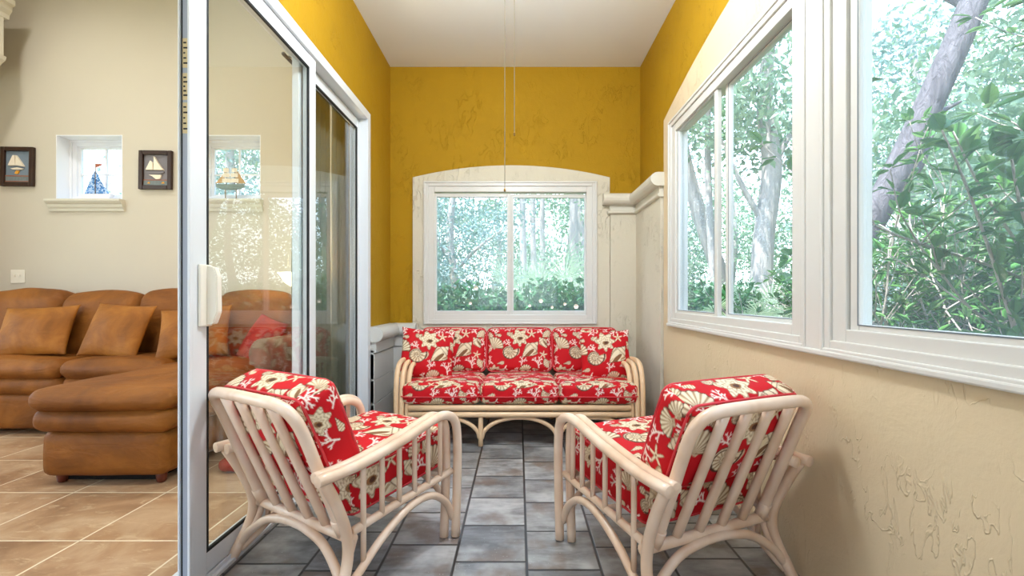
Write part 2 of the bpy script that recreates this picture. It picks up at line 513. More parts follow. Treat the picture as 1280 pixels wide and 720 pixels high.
def coral(cx, cy, rot, size, rnd):
    x, y = loc(cx, cy, rot, size)
    segs = []
    def grow(px, py, a, L, d):
        qx, qy = px+L*math.cos(a), py+L*math.sin(a)
        segs.append((px, py, qx, qy, .034 if d > 1 else .026))
        if d == 0: return
        grow(qx, qy, a+rnd.uniform(.25, .55), L*.74, d-1)
        grow(qx, qy, a-rnd.uniform(.4, .8), L*.7, d-1)
        if d >= 2: grow((px+qx)/2, (py+qy)/2, a+rnd.choice((-1, 1))*1.0, L*.6, d-2)
    grow(0, -.5, PI/2, .34, 3)
    m = np.zeros_like(x, bool)
    for ax, ay, bx, by, w in segs:
        dx, dy = bx-ax, by-ay; l2 = dx*dx+dy*dy
        t = np.clip(((x-ax)*dx+(y-ay)*dy)/l2, 0, 1)
        m |= np.hypot(x-ax-t*dx, y-ay-t*dy) < w
    put(m, CORAL)
rnd = random.Random(5)
# corals fill the ground first, shells lie over them
for cx, cy, rot, s in [(.07, .42, .3, .105), (.20, .45, -.8, .1), (.47, .43, .5, .105), (.55, .30, 1.2, .1), (.06, .28, -.5, .1), (.15, .06, 2.6, .1),
                       (.45, .14, .2, .11), (.55, .06, -.9, .1), (.27, .04, 1.4, .1), (.37, .44, 2.2, .095), (.02, .15, .9, .09), (.32, .15, -.3, .085), (.18, .30, .9, .08)]:
    coral(cx, cy, rot, s, rnd)
scallop(.34, .075, .25, .075); scallop(.03, .36, -1.2, .062); scallop(.54, .385, .6, .07)
cone(.125, .125, .2, .07); cone(.10, .375, -.3, .065); cone(.43, .065, 2.8, .06); cone(.02, .235, 1.0, .06)
star(.40, .385, .3, .085); star(.50, .20, .1, .075); scallop(.53, .125, 2.0, .06); cone(.30, .46, .4, .06); snail(.20, .385, .5, .055)
murex(.07, .05, .9, .12); conch(.50, .305, 2.2, .13); scallop(.085, .30, -.6, .10); snail(.44, .02, 1.8, .085)
murex(.285, .345, .2, .185); snail(.20, .225, .35, .150); conch(.385, .245, .75, .215)
PAT = np.clip(PAT, 0, 1)
def sample(u, v):
    # mild box blur sample
    acc = 0
    for du in (-.0008, .0008):
        for dv in (-.0008, .0008):
            i = (np.floor((u+du)/PX).astype(int)) % nx_; j = (np.floor((v+dv)/PX).astype(int)) % ny_
            acc = acc+PAT[j, i]
    return acc/4

def cube_grid(hx, hy, hz, res):
    """six subdivided faces of a box: positions (n,4,3) per quad corner and flat coordinates (n,4,2)"""
    Ps, Us = [], []
    def face(fn, a, b, uv):
        na, nb = max(6, int(round(2*a/res))), max(6, int(round(2*b/res)))
        s = np.linspace(-1, 1, na+1); t = np.linspace(-1, 1, nb+1)
        S, T = np.meshgrid(s, t, indexing='ij')
        P = fn(S, T); U = uv(S, T)
        q = lambda A: np.stack([A[:-1, :-1], A[1:, :-1], A[1:, 1:], A[:-1, 1:]], 2).reshape(-1, 4, A.shape[-1])
        Ps.append(q(P)); Us.append(q(U))
    st = lambda *a: np.stack(np.broadcast_arrays(*a), -1).astype(float)
    face(lambda s, t: st(s*hx, t*hy, hz+0*s), hx, hy, lambda s, t: st(s*hx, t*hy))
    face(lambda s, t: st(-s*hx, t*hy, -hz+0*s), hx, hy, lambda s, t: st(s*hx, t*hy-.01))
    face(lambda s, t: st(-s*hx, hy+0*s, t*hz), hx, hz, lambda s, t: st(s*hx+.03, t*hz+.075))
    face(lambda s, t: st(s*hx, -hy+0*s, t*hz), hx, hz, lambda s, t: st(s*hx+.31, -hy-hz+t*hz))
    face(lambda s, t: st(hx+0*s, s*hy, t*hz), hy, hz, lambda s, t: st(s*hy+.2, t*hz+.12))
    face(lambda s, t: st(-hx+0*s, -s*hy, t*hz), hy, hz, lambda s, t: st(s*hy+.45, t*hz+.33))
    return np.concatenate(Ps), np.concatenate(Us)

def wob(P, f, seed):
    r = np.random.default_rng(seed); out = 0
    for k in range(5):
        d = r.normal(size=3); d /= np.linalg.norm(d)
        out = out+np.sin(P@d*f*(1+.5*k)+r.uniform(0, 6))/(1+.6*k)
    return out/2.2

def cushion(name, W, D, T, mat, parent, M4=None, res=.012, r=.03, bulge=.02, side=.012, prnt=False, seed=0, wr=.003, uvo=(.29, .25), wf=14):
    """box cushion lying flat: W along x, D along y, T thick, centred on its centre"""
    hx, hy, hz = W/2, D/2, T/2
    P, U = cube_grid(hx, hy, hz, res)
    sh = P.shape; P = P.reshape(-1, 3)
    h = np.array([hx, hy, hz]); inner = np.clip(P, -(h-r), h-r); d = P-inner
    ln = np.linalg.norm(d, axis=1, keepdims=True)
    Q = inner+np.where(ln > 1e-9, d/np.maximum(ln, 1e-9)*np.minimum(r, ln*10), 0)
    fx, fy, fz = (1-(P[:, 0]/hx)**2), (1-(P[:, 1]/hy)**2), (1-(P[:, 2]/hz)**2)
    Q[:, 2] += np.sign(P[:, 2])*bulge*np.clip(fx, 0, 1)**.7*np.clip(fy, 0, 1)**.7*(np.abs(P[:, 2])/hz)
    Q[:, 1] += (P[:, 1]/hy)*side*np.clip(fx, 0, 1)**.6*fz
    Q[:, 0] += (P[:, 0]/hx)*side*np.clip(fy, 0, 1)**.6*fz
    n = (P/h); n /= np.linalg.norm(n, axis=1, keepdims=True)
    Q += n*(wob(P, wf, seed)*wr)[:, None]
    return finish_grid(name, Q, U, mat, parent, M4, prnt, uvo)

def pillow(name, W, Hh, T, mat, parent=None, M4=None, res=.012, prnt=False, seed=0, wr=.004, uvo=(.29, .25), ear=.02, wf=12):
    """throw pillow: face in x-y, thickness z"""
    n = max(16, int(W/res))
    s = np.linspace(-1, 1, n+1); S, Tt = np.meshgrid(s, s, indexing='ij')
    Ps, Us = [], []
    for sg in (1, -1):
        prof = (1-np.abs(S)**2.4)**.62*(1-np.abs(Tt)**2.4)**.62
        x = S*W/2*(1-.05*(1-np.abs(Tt)**2)*np.abs(S)**2)+0; y = Tt*Hh/2*(1-.05*(1-np.abs(S)**2)*np.abs(Tt)**2)
        x = x*(1+ear*(np.abs(S*Tt))**6); y = y*(1+ear*(np.abs(S*Tt))**6)
        z = sg*(T/2*prof+.001*(1-np.maximum(np.abs(S), np.abs(Tt))))
        A = np.stack([sg*x, y, z], -1); V = np.stack([sg*x, y], -1)
        z_ = wob(A.reshape(-1, 3), wf, seed).reshape(S.shape)
        A[..., 2] += sg*wr*z_*prof
        q = lambda A: np.stack([A[:-1, :-1], A[1:, :-1], A[1:, 1:], A[:-1, 1:]], 2).reshape(-1, 4, A.shape[-1])
        Ps.append(q(A)); Us.append(q(V))
    return finish_grid(name, np.concatenate(Ps).reshape(-1, 3), np.concatenate(Us), mat, parent, M4, prnt, uvo)

def finish_grid(name, Q, U, mat, parent, M4, prnt, uvo):
    if M4 is not None:
        m = np.array(M4); Q = Q@m[:3, :3].T+m[:3, 3]
    key = np.round(Q, 5); uq, inv = np.unique(key, axis=0, return_inverse=True); inv = inv.reshape(-1)
    faces = inv.reshape(-1, 4)
    me = bpy.data.meshes.new(name); me.from_pydata(uq.tolist(), [], faces.tolist())
    me.polygons.foreach_set('use_smooth', [True]*len(me.polygons))
    if prnt:
        u = U.reshape(-1, 2)+np.array(uvo)
        c = sample(u[:, 0], u[:, 1]); c = np.concatenate([c, np.ones((len(c), 1))], 1)
        ca = me.color_attributes.new('print', 'FLOAT_COLOR', 'CORNER')
        ca.data.foreach_set('color', c.astype(np.float32).ravel())
    me.materials.append(mat)
    o = bpy.data.objects.new(name, me); COL.objects.link(o)
    if parent: o.parent = parent
    return o

def frame4(o, u, v, n):
    u, v, n = Vector(u), Vector(v), Vector(n)
    return Matrix(((u.x, v.x, n.x, o[0]), (u.y, v.y, n.y, o[1]), (u.z, v.z, n.z, o[2]), (0, 0, 0, 1)))

def piping_loop(bm, W, D, z, M4, r=.0055, rc=.03, off=0.0, bul=.012):
    pts = []
    hx, hy = W/2+off, D/2+off
    for cx, cy, a0 in ((hx-rc, hy-rc, 0), (-hx+rc, hy-rc, 90), (-hx+rc, -hy+rc, 180), (hx-rc, -hy+rc, 270)):
        for k in range(5):
            a = math.radians(a0+k*22.5); pts.append(Vector((cx+rc*math.cos(a), cy+rc*math.sin(a), z)))
    # straight runs bow outward with the cushion
    full = []
    n = len(pts)
    for i in range(n):
        a, b = pts[i], pts[(i+1) % n]
        full.append(a)
        if (b-a).length > .1:
            for k in range(1, 8):
                t = k/8; p = a.lerp(b, t); full.append(p)
    out = []
    for p in full:
        fx = max(0, 1-(p.x/(W/2))**2)**.6; fy = max(0, 1-(p.y/(D/2))**2)**.6
        q = Vector((p.x+(bul*fy*(1 if p.x > 0 else -1) if abs(p.x) > W/2-rc*.5 else 0), p.y+(bul*fx*(1 if p.y > 0 else -1) if abs(p.y) > D/2-rc*.5 else 0), p.z))
        out.append(M4 @ q)
    out.append(out[0])
    add_tube(bm, out, r, 6, 1)

# ------------------------------------------------------------------ dimensions
H = 1.12; F = 580.0; VX, VY = 648.0, 371.0
XL, XR, YB, ZC = -1.22, 1.16, 4.42, 3.31
YF = -1.3                                    # end of the porch behind the camera
LX0, LYB, LYF, LZC = -5.35, 4.70, -1.3, 4.55    # living room
def P3(px, py, d): return Vector(((px-VX)/F*d, d, H+(VY-py)/F*d))

def wall_cells(bm, axis, a, b, urange, zrange, holes):
    """solid wall slab with rectangular openings; axis 'x' = slab spans x a..b and runs in y; holes = (u0,u1,z0,z1)"""
    us = sorted(set([urange[0], urange[1]]+[h[0] for h in holes]+[h[1] for h in holes]))
    zs = sorted(set([zrange[0], zrange[1]]+[h[2] for h in holes]+[h[3] for h in holes]))
    solid = {}
    for i in range(len(us)-1):
        for j in range(len(zs)-1):
            um, zm = (us[i]+us[i+1])/2, (zs[j]+zs[j+1])/2
            solid[i, j] = not any(h[0] < um < h[1] and h[2] < zm < h[3] for h in holes)
    def pt(s, u, z): return Vector((s, u, z)) if axis == 'x' else Vector((u, s, z))
    V = {}
    def v(s, i, j):
        k = (s, i, j)
        if k not in V: V[k] = bm.verts.new(pt(s, us[i], zs[j]))
        return V[k]
    for (i, j), s in solid.items():
        if not s: continue
        for sd in (a, b): bm.faces.new([v(sd, i, j), v(sd, i+1, j), v(sd, i+1, j+1), v(sd, i, j+1)])
        for di, dj, e in ((-1, 0, (i, j, i, j+1)), (1, 0, (i+1, j, i+1, j+1)), (0, -1, (i, j, i+1, j)), (0, 1, (i, j+1, i+1, j+1))):
            if not solid.get((i+di, j+dj), False):
                bm.faces.new([v(a, e[0], e[1]), v(a, e[2], e[3]), v(b, e[2], e[3]), v(b, e[0], e[1])])

# ------------------------------------------------------------------ shell: floors, ceilings, walls
b = BM(); add_box(b, XL, XR+.02, YF, YB+.02, -.12, 0); struct('floor', b, M['paver'], 'slate grey paver floor of the porch')
b = BM(); add_box(b, LX0, XL, LYF, LYB+.02, -.12, 0); struct('floor.001', b, M['tile'], 'beige stone tile floor of the living room')
b = BM(); add_box(b, XL-.16, XR+.2, YF-.16, YB+.2, ZC, ZC+.12); struct('ceiling', b, M['ceil'], 'flat white ceiling of the porch')
b = BM(); add_box(b, LX0-.16, XL-.16, LYF-.16, LYB+.25, LZC, LZC+.12); struct('ceiling.001', b, M['ceil'], 'high white ceiling of the living room')
DY0, DY1, DZ = .30, 3.77, 2.59
b = BM(); wall_cells(b, 'x', XL-.16, XL, (YF, YB), (0, ZC), [(DY0, DY1, -.01, DZ)]); 
o = struct('wall_left', b, M['yellow'], 'mustard stucco wall around the sliding glass door')
b = BM(); add_box(b, XL-.16, XL, YF, YB+.53, ZC, LZC); struct('wall_left_upper', b, M['livwall'], 'beige wall above the porch roof')
b = BM(); add_box(b, XL-.16, XL-.001, YB+.001, YB+.53, 0, ZC); struct('wall_corner', b, M['livwall'], 'beige end of the living room wall')
b = BM(); wall_cells(b, 'y', YB, YB+.06, (XL, XR+.06), (0, ZC), [(-.86, .715, .90, 2.17)]); struct('wall_back', b, M['yellow'], 'mustard stucco back wall of the porch')
RW = [(1.83, 3.42, .945, 2.38), (.05, 1.68, .945, 2.38)]
b = BM(); wall_cells(b, 'x', XR, XR+.06, (YF, YB), (0, ZC), RW); struct('wall_right', b, M['yellow'], 'mustard stucco right wall of the porch')
b = BM(); wall_cells(b, 'y', YF-.16, YF, (XL, XR+.16), (0, ZC), [(-.95, .9, .85, 2.7)]); struct('wall_front', b, M['yellow'], 'porch wall behind the viewer')
SW = [(-4.684, -4.011, 2.10, 2.76), (-3.285, -2.612, 2.10, 2.76)]
b = BM(); wall_cells(b, 'y', LYB, LYB+.24, (LX0-.16, XL-.16), (0, LZC), SW); struct('wall_living_back', b, M['livwall'], 'beige living room wall behind the brown sofa')
b = BM(); wall_cells(b, 'x', LX0-.16, LX0, (LYF, LYB), (0, LZC), [(.2, 3.9, .5, 3.2)]); struct('wall_living_left', b, M['livwall'], 'beige left wall of the living room')
b = BM(); wall_cells(b, 'y', LYF-.16, LYF, (LX0-.16, XL-.16), (0, LZC), [(-4.8, -1.9, .4, 3.4)]); struct('wall_living_front', b, M['livwall'], 'living room wall behind the viewer')

# raised cream surround with a segmental arch on the back wall
def arch_poly(u0, u1, zs, zm, z0, n=24):
    c = (u1-u0)/2; s = zm-zs; R = (c*c+s*s)/(2*s); uc = (u0+u1)/2; zc = zm-R
    p = [(u0, z0)]
    for k in range(n+1):
        u = u0+(u1-u0)*k/n; p.append((u, zc+math.sqrt(R*R-(u-uc)**2)))
    p.append((u1, z0)); return p
def surround(axis, a, b_, u0, u1, zs, zm, holes):
    """arched panel with rectangular holes as clean strips"""
    bm = BM()
    us = sorted(set([u0, u1]+[h[0] for h in holes]+[h[1] for h in holes]+[u0+(u1-u0)*k/24 for k in range(25)]))
    c = (u1-u0)/2; s = zm-zs; R = (c*c+s*s)/(2*s); uc = (u0+u1)/2; zc = zm-R
    top = lambda u: zc+math.sqrt(max(0, R*R-(u-uc)**2))
    def pt(s_, u, z): return (s_, u, z) if axis == 'x' else (u, s_, z)
    def slab(ua, ub, za, zb, zc_, zd):
        A = [bm.verts.new(pt(a, *q)) for q in ((ua, za), (ub, zb), (ub, zd), (ua, zc_))]
        B = [bm.verts.new(pt(b_, *q)) for q in ((ua, za), (ub, zb), (ub, zd), (ua, zc_))]
        bm.faces.new(A); bm.faces.new(B[::-1])
        for i in range(4): bm.faces.new([A[i], B[i], B[(i+1) % 4], A[(i+1) % 4]])
    for i in range(len(us)-1):
        ua, ub = us[i], us[i+1]; um = (ua+ub)/2
        hh = [h for h in holes if h[0] < um < h[1]]
        if hh:
            slab(ua, ub, 0, 0, hh[0][2], hh[0][2]); slab(ua, ub, hh[0][3], hh[0][3], top(ua), top(ub))
        else: slab(ua, ub, 0, 0, top(ua), top(ub))
    bmesh.ops.remove_doubles(bm, verts=bm.verts[:], dist=1e-5)
    # drop the internal faces between strips
    bad = [f for f in bm.faces if all(len(e.link_faces) > 2 for e in f.edges)]
    bmesh.ops.delete(bm, geom=bad, context='FACES')
    return bm
struct('trim_1', surround('y', YB-.03, YB, -1.0, .865, 2.25, 2.364, [(-.86, .715, .90, 2.17)]), M['cream'], 'raised cream stucco arch around the back window')
struct('trim_2', surround('x', XR-.03, XR, -.15, 3.61, 2.49, 2.75, RW), M['tan'], 'raised cream stucco arch around the right-hand windows')

# corner pilaster with rounded cap (right back corner)
b = BM()
add_box(b, .868, XR, YB-.045, YB, 0, 2.0)
add_box(b, XR-.05, XR, 3.625, YB, 0, 2.0, .004)
struct('trim_3', b, M['cream'], 'cream stucco corner pilaster beside the back window')
def bull(p0, h, n=8):  # half-round nose profile, (offset, z)
    out = [(0, p0[1]-h/2)]
    for k in range(n+1):
        a = -PI/2+PI*k/n; out.append((p0[0]-h/2+h/2*math.cos(a), p0[1]+h/2*math.sin(a)))
    out.append((0, p0[1]+h/2)); return out
b = BM()
for prof, ex in ((bull((.135, 2.035), .105), .075), (bull((.075, 1.915), .028), .03)):
    add_prism(b, [(YB-p[0], p[1]) for p in prof], 'x', .868-ex, XR)
    add_prism(b, [(XR-p[0], p[1]) for p in prof], 'y', 3.625-ex*.45, YB)
add_box(b, .868-.006, XR, YB-.055, YB, 1.92, 2.0); add_box(b, XR-.06, XR, 3.62, YB, 1.92, 2.0)
for f in b.faces: f.smooth = False
struct('trim_4', b, M['capwhite'], 'rounded white cap moulding on the corner pilaster')
# low boarded ledge in the left back corner
b = BM()
z = 0.0
for z0, z1 in ((0, .235), (.243, .432), (.440, .650)):
    add_box(b, XL, XL+.042, 3.80, YB, z0, z1, .003); add_box(b, XL, -.97, YB-.045, YB, z0, z1, .003)
add_box(b, XL, XL+.034, 3.80, YB, 0, .68); add_box(b, XL, -.97, YB-.037, YB, 0, .68)
add_box(b, XL, XL+.055, 3.80, YB, .658, .75, .004); add_box(b, XL, -.97, YB-.06, YB, .658, .75, .004)
o = struct('trim_5', b, M['ledge'], 'grey boarded ledge low in the left back corner')
b = BM()
pr = bull((.115, .81), .125, 10)
add_prism(b, [(XL+p[0], p[1]) for p in pr], 'y', 3.785, YB)
add_prism(b, [(YB-p[0], p[1]) for p in pr], 'x', XL, -.96)
struct('trim_6', b, M['ledge'], 'rounded grey cap on the low corner ledge')

# ------------------------------------------------------------------ windows
def rect_ring(bm, axis, a, b_, u0, u1, z0, z1, w, bev=.004, wb=None, wt=None):
    wb = w if wb is None else wb; wt = w if wt is None else wt
    def bx(ua, ub, za, zb):
        if axis == 'x': add_box(bm, a, b_, ua, ub, za, zb, bev)
        else: add_box(bm, ua, ub, a, b_, za, zb, bev)
    bx(u0, u0+w, z0, z1); bx(u1-w, u1, z0, z1); bx(u0+w, u1-w, z0, z0+wb); bx(u0+w, u1-w, z1-wt, z1)

def slider(name, label, axis, s, face, u0, u1, z0, z1, ga, gb, gz0, gz1, far_first=True):
    """horizontal slider. face = inner wall face, s = outward sign; u0..u1,z0..z1 = casing; ga/gb = (u0,u1) of the two glasses"""
    root = struct_root(name, label, 'window')
    def R(a, c): return (min(face+s*a, face+s*c), max(face+s*a, face+s*c))
    b = BM(); rect_ring(b, axis, *R(-.014, .0), u0, u1, z0, z1, .045, .004)
    rect_ring(b, axis, *R(-.022, .0), u0+.0, u1-.0, z0, z1, .016, .004)
    struct('casing', b, M['vinyl'], None, root)
    b = BM(); rect_ring(b, axis, *R(-.003, .09), u0+.028, u1-.028, z0+.028, z1-.028, .085 if axis == 'x' else .072, .004, .06, .07)
    struct('window_frame', b, M['vinyl'], None, root)
    b = BM(); add = R(.02, .028)
    for (ua, ub), off in ((ga, .008), (gb, .040)):
        b = BM(); st = .042 if axis == 'x' else .034
        rect_ring(b, axis, *R(off, off+.028), ua-st, ub+st, gz0-st-.01, gz1+st, st, .004, st+.008, st)
        sa = struct('sash', b, M['vinyl'], None, root)
        b = BM(); rect_ring(b, axis, *R(off-.0012, off+.020), ua-.007, ub+.007, gz0-.007, gz1+.007, .004, .0)
        struct('gasket', b, M['gasket'] if axis == 'x' else M['alu'], None, sa)
        b = BM(); g = R(off+.012, off+.016)
        if axis == 'x': add_box(b, g[0], g[1], ua-.004, ub+.004, gz0-.004, gz1+.004)
        else: add_box(b, ua-.004, ub+.004, g[0], g[1], gz0-.004, gz1+.004)
        struct('pane', b, M['glass'], None, sa)
    return root
# back window
w1 = slider('window_1', 'white horizontal sliding window in the back wall above the rattan sofa', 'y', 1, YB-.03, -.895, .743, .862, 2.21,
            (-.774, -.108), (-.045, .63), .99, 2.065)
b = BM(); add_box(b, -.085, -.07, YB-.012, YB+.004, 1.49, 1.555, .003); struct('latch', b, M['alu'], None, w1)
# right windows
w2 = slider('window_2', 'white sliding window in the right wall, the far one', 'x', 1, XR-.03, 1.80, 3.45, .92, 2.41, (2.70, 3.306), (1.985, 2.58), 1.03, 2.30)
w3 = slider('window_3', 'large white sliding window in the right wall, the near one', 'x', 1, XR-.03, .02, 1.71, .92, 2.41, (.87, 1.55), (.17, .78), 1.03, 2.30)
b = BM(); add_box(b, XR-.046, XR-.03, 1.708, 1.802, .92, 2.41, .004); struct('trim_7', b, M['vinyl'], 'white post between the two right-hand windows')
b = BM(); add_box(b, XR-.056, XR-.03, -.02, 3.47, .904, .926, .006); struct('trim_8', b, M['vinyl'], 'white sill strip under the right-hand windows')
# small windows of the living room
def small_window(name, label, x0, x1, z0, z1):
    root = struct_root(name, label, 'window')
    y = LYB
    b = BM(); rect_ring(b, 'y', y+.13, y+.16, x0, x1, z0, z1, .03, .003); rect_ring(b, 'y', y+.145, y+.185, x0+.028, x1-.028, z0+.028, z1-.028, .04, .004)
    rect_ring(b, 'y', y+.165, y+.20, x0+.066, x1-.066, z0+.06, z1-.06, .03, .003)
    struct('window_frame', b, M['wintrim'], None, root)
    b = BM(); rect_ring(b, 'y', y+.0005, y+.13, x0, x1, z0, z1, .008, 0); struct('reveal', b, M['wintrim'], None, root)
    b = BM(); xm = (x0+x1)/2+.02; zm = (z0+z1)/2-.03
    add_box(b, xm-.009, xm+.009, y+.172, y+.19, z0+.08, z1-.08); add_box(b, x0+.09, x1-.09, y+.1725, y+.1895, zm-.009, zm+.009)
    struct('muntin', b, M['wintrim'], None, root)
    b = BM(); add_box(b, x0+.088, x1-.088, y+.180, y+.183, z0+.085, z1-.085); struct('pane', b, M['glass'], None, root)
    b = BM(); pr = [(y, z0-.115), (y-.018, z0-.115), (y-.022, z0-.09), (y-.035, z0-.075), (y-.04, z0-.05), (y-.06, z0-.035), (y-.072, z0-.018), (y-.072, z0), (y, z0)]
    add_prism(b, pr, 'x', x0-.055, x1+.03)
    add_box(b, x0+.001, x1-.001, y-.001, y+.13, z0, z0+.006)
    struct('sill', b, M['capwhite'], None, root)
    return root
small_window('window_4', 'small deep-set window with moulded sill, left of the door stile', *SW[0][:2], 2.10, 2.76)
small_window('window_5', 'small deep-set window seen through the glass door', *SW[1][:2], 2.10, 2.76)
# windows outside the frame that light the rooms
def big_window(name, label, axis, a, u0, u1, z0, z1, nu, nz):
    root = struct_root(name, label, 'window')
    b = BM(); rect_ring(b, axis, a, a+.1, u0, u1, z0, z1, .06, .004)
    for k in range(1, nu):
        u = u0+(u1-u0)*k/nu
        if axis == 'x': add_box(b, a+.03, a+.08, u-.03, u+.03, z0, z1)
        else: add_box(b, u-.03, u+.03, a+.03, a+.08, z0, z1)
    struct('window_frame', b, M['vinyl'], None, root)
    b = BM()
    if axis == 'x': add_box(b, a+.05, a+.055, u0+.05, u1-.05, z0+.05, z1-.05)
    else: add_box(b, u0+.05, u1-.05, a+.05, a+.055, z0+.05, z1-.05)
    struct('pane', b, M['glass'], None, root)
big_window('fill_window_porch', 'unseen porch window added behind the viewer for fill light', 'y', YF-.13, -.95, .9, .85, 2.7, 2, 1)  # unseen opening added to give the porch front fill light
big_window('window_7', 'tall window in the left wall of the living room', 'x', LX0-.13, .2, 3.9, .5, 3.2, 3, 1)
big_window('fill_window_living', 'unseen living room window added behind the viewer for daylight', 'y', LYF-.13, -4.8, -1.9, .4, 3.4, 3, 1)  # unseen opening added to let more daylight into the living room

# ------------------------------------------------------------------ sliding glass door
door = struct_root('door_1', 'white framed sliding glass door between porch and living room', 'door')
b = BM()
for y0, y1, z0, z1 in ((DY1-.045, DY1+.02, 0, DZ+.02), (DY0-.02, DY0+.045, 0, DZ+.02), (DY0+.045, DY1-.045, DZ-.045, DZ+.02)):
    add_box(b, XL-.135, XL+.014, y0, y1, z0, z1, .004)
struct('door_frame', b, M['alu'], None, door)
b = BM(); rect = [(XL+.018, .006)]
add_box(b, XL-.15, XL+.022, DY0, DY1, .0, .018, .003)
for x in (XL-.085, XL-.045, XL+.004): add_box(b, x-.004, x+.004, DY0+.03, DY1-.03, .016, .034, .001)
struct('threshold_track', b, M['alu'], None, door)
def panel(name_parent, x, y0, y1, wa, wb):
    z0, z1 = .03, DZ-.05
    b = BM()
    add_box(b, x-.021, x+.021, y0, y0+wa, z0, z1, .005); add_box(b, x-.021, x+.021, y1-wb, y1, z0, z1, .005)
    add_box(b, x-.018, x+.018, y0+wa, y1-wb, z0, z0+.085, .004); add_box(b, x-.018, x+.018, y0+wa, y1-wb, z1-.075, z1, .004)
    f = struct('door_panel', b, M['alu'], None, door)
    b = BM(); rect_ring(b, 'x', x+.008, x+.0195, y0+wa, y1-wb, z0+.085, z1-.075, .012, 0); struct('gasket', b, M['seal'], None, f)
    b = BM(); add_box(b, x-.003, x+.003, y0+wa-.01, y1-wb+.01, z0+.075, z1-.065); struct('pane', b, M['doorglass'], None, f)
    return f
pA = panel(door, XL-.022, 1.735, 2.80, .085, .085)
pB = panel(door, XL-.078, 2.70, 3.735, .09, .05)
# edge channel of the near stile
b = BM(); add_box(b, XL-.038, XL-.006, 1.7325, 1.736, .05, DZ-.07, .0006); struct('edge_channel', b, plain('channel_grey', srgb(158, 164, 176), .45), None, pA)
b = BM(); add_box(b, XL-.0395, XL-.0335, 1.7318, 1.737, .05, DZ-.07); struct('edge_seal', b, M['seal'], None, pA)
b = BM(); add_box(b, XL-.046, XL-.039, 1.722, 1.738, .04, DZ-.06, .003); add_box(b, XL-.010, XL+.0, 1.722, 1.738, .04, DZ-.06, .003); struct('edge_lip', b, M['alu'], None, pA)
b = BM()
add_box(b, XL-.001, XL+.012, 1.765, 1.835, 1.005, 1.245, .005)
pr = [(XL+.010, 1.01), (XL+.010, 1.24), (XL+.038, 1.235), (XL+.05, 1.20), (XL+.052, 1.06), (XL+.036, 1.015)]
add_prism(b, pr, 'y', 1.80, 1.832)
bmesh.ops.bevel(b, geom=[e for e in b.edges if e.calc_length() > .02 and e.verts[0].co.x > XL+.02 and e.verts[1].co.x > XL+.02], offset=.004, segments=2, affect='EDGES')
hd = struct('door_handle', b, M['plate'], None, pA); hd['label'] = 'white plastic door pull'
for z0, z1 in ((1.975, 2.085), (1.855, 1.955), (1.73, 1.845)):
    b = BM(); add_box(b, XL-.033, XL-.011, 1.7312, 1.7325, z0, z1)
    s = struct('sticker', b, plain('paper_sticker', srgb(206, 186, 140), .6), None, pA)
    b = BM()
    for k in range(5):
        zz = z0+.014+k*(z1-z0-.03)/4.2
        add_box(b, XL-.030, XL-.015-.004*(k % 3), 1.7305, 1.7313, zz, zz+.006)
    struct('print_mark', b, M['seal'], None, s)

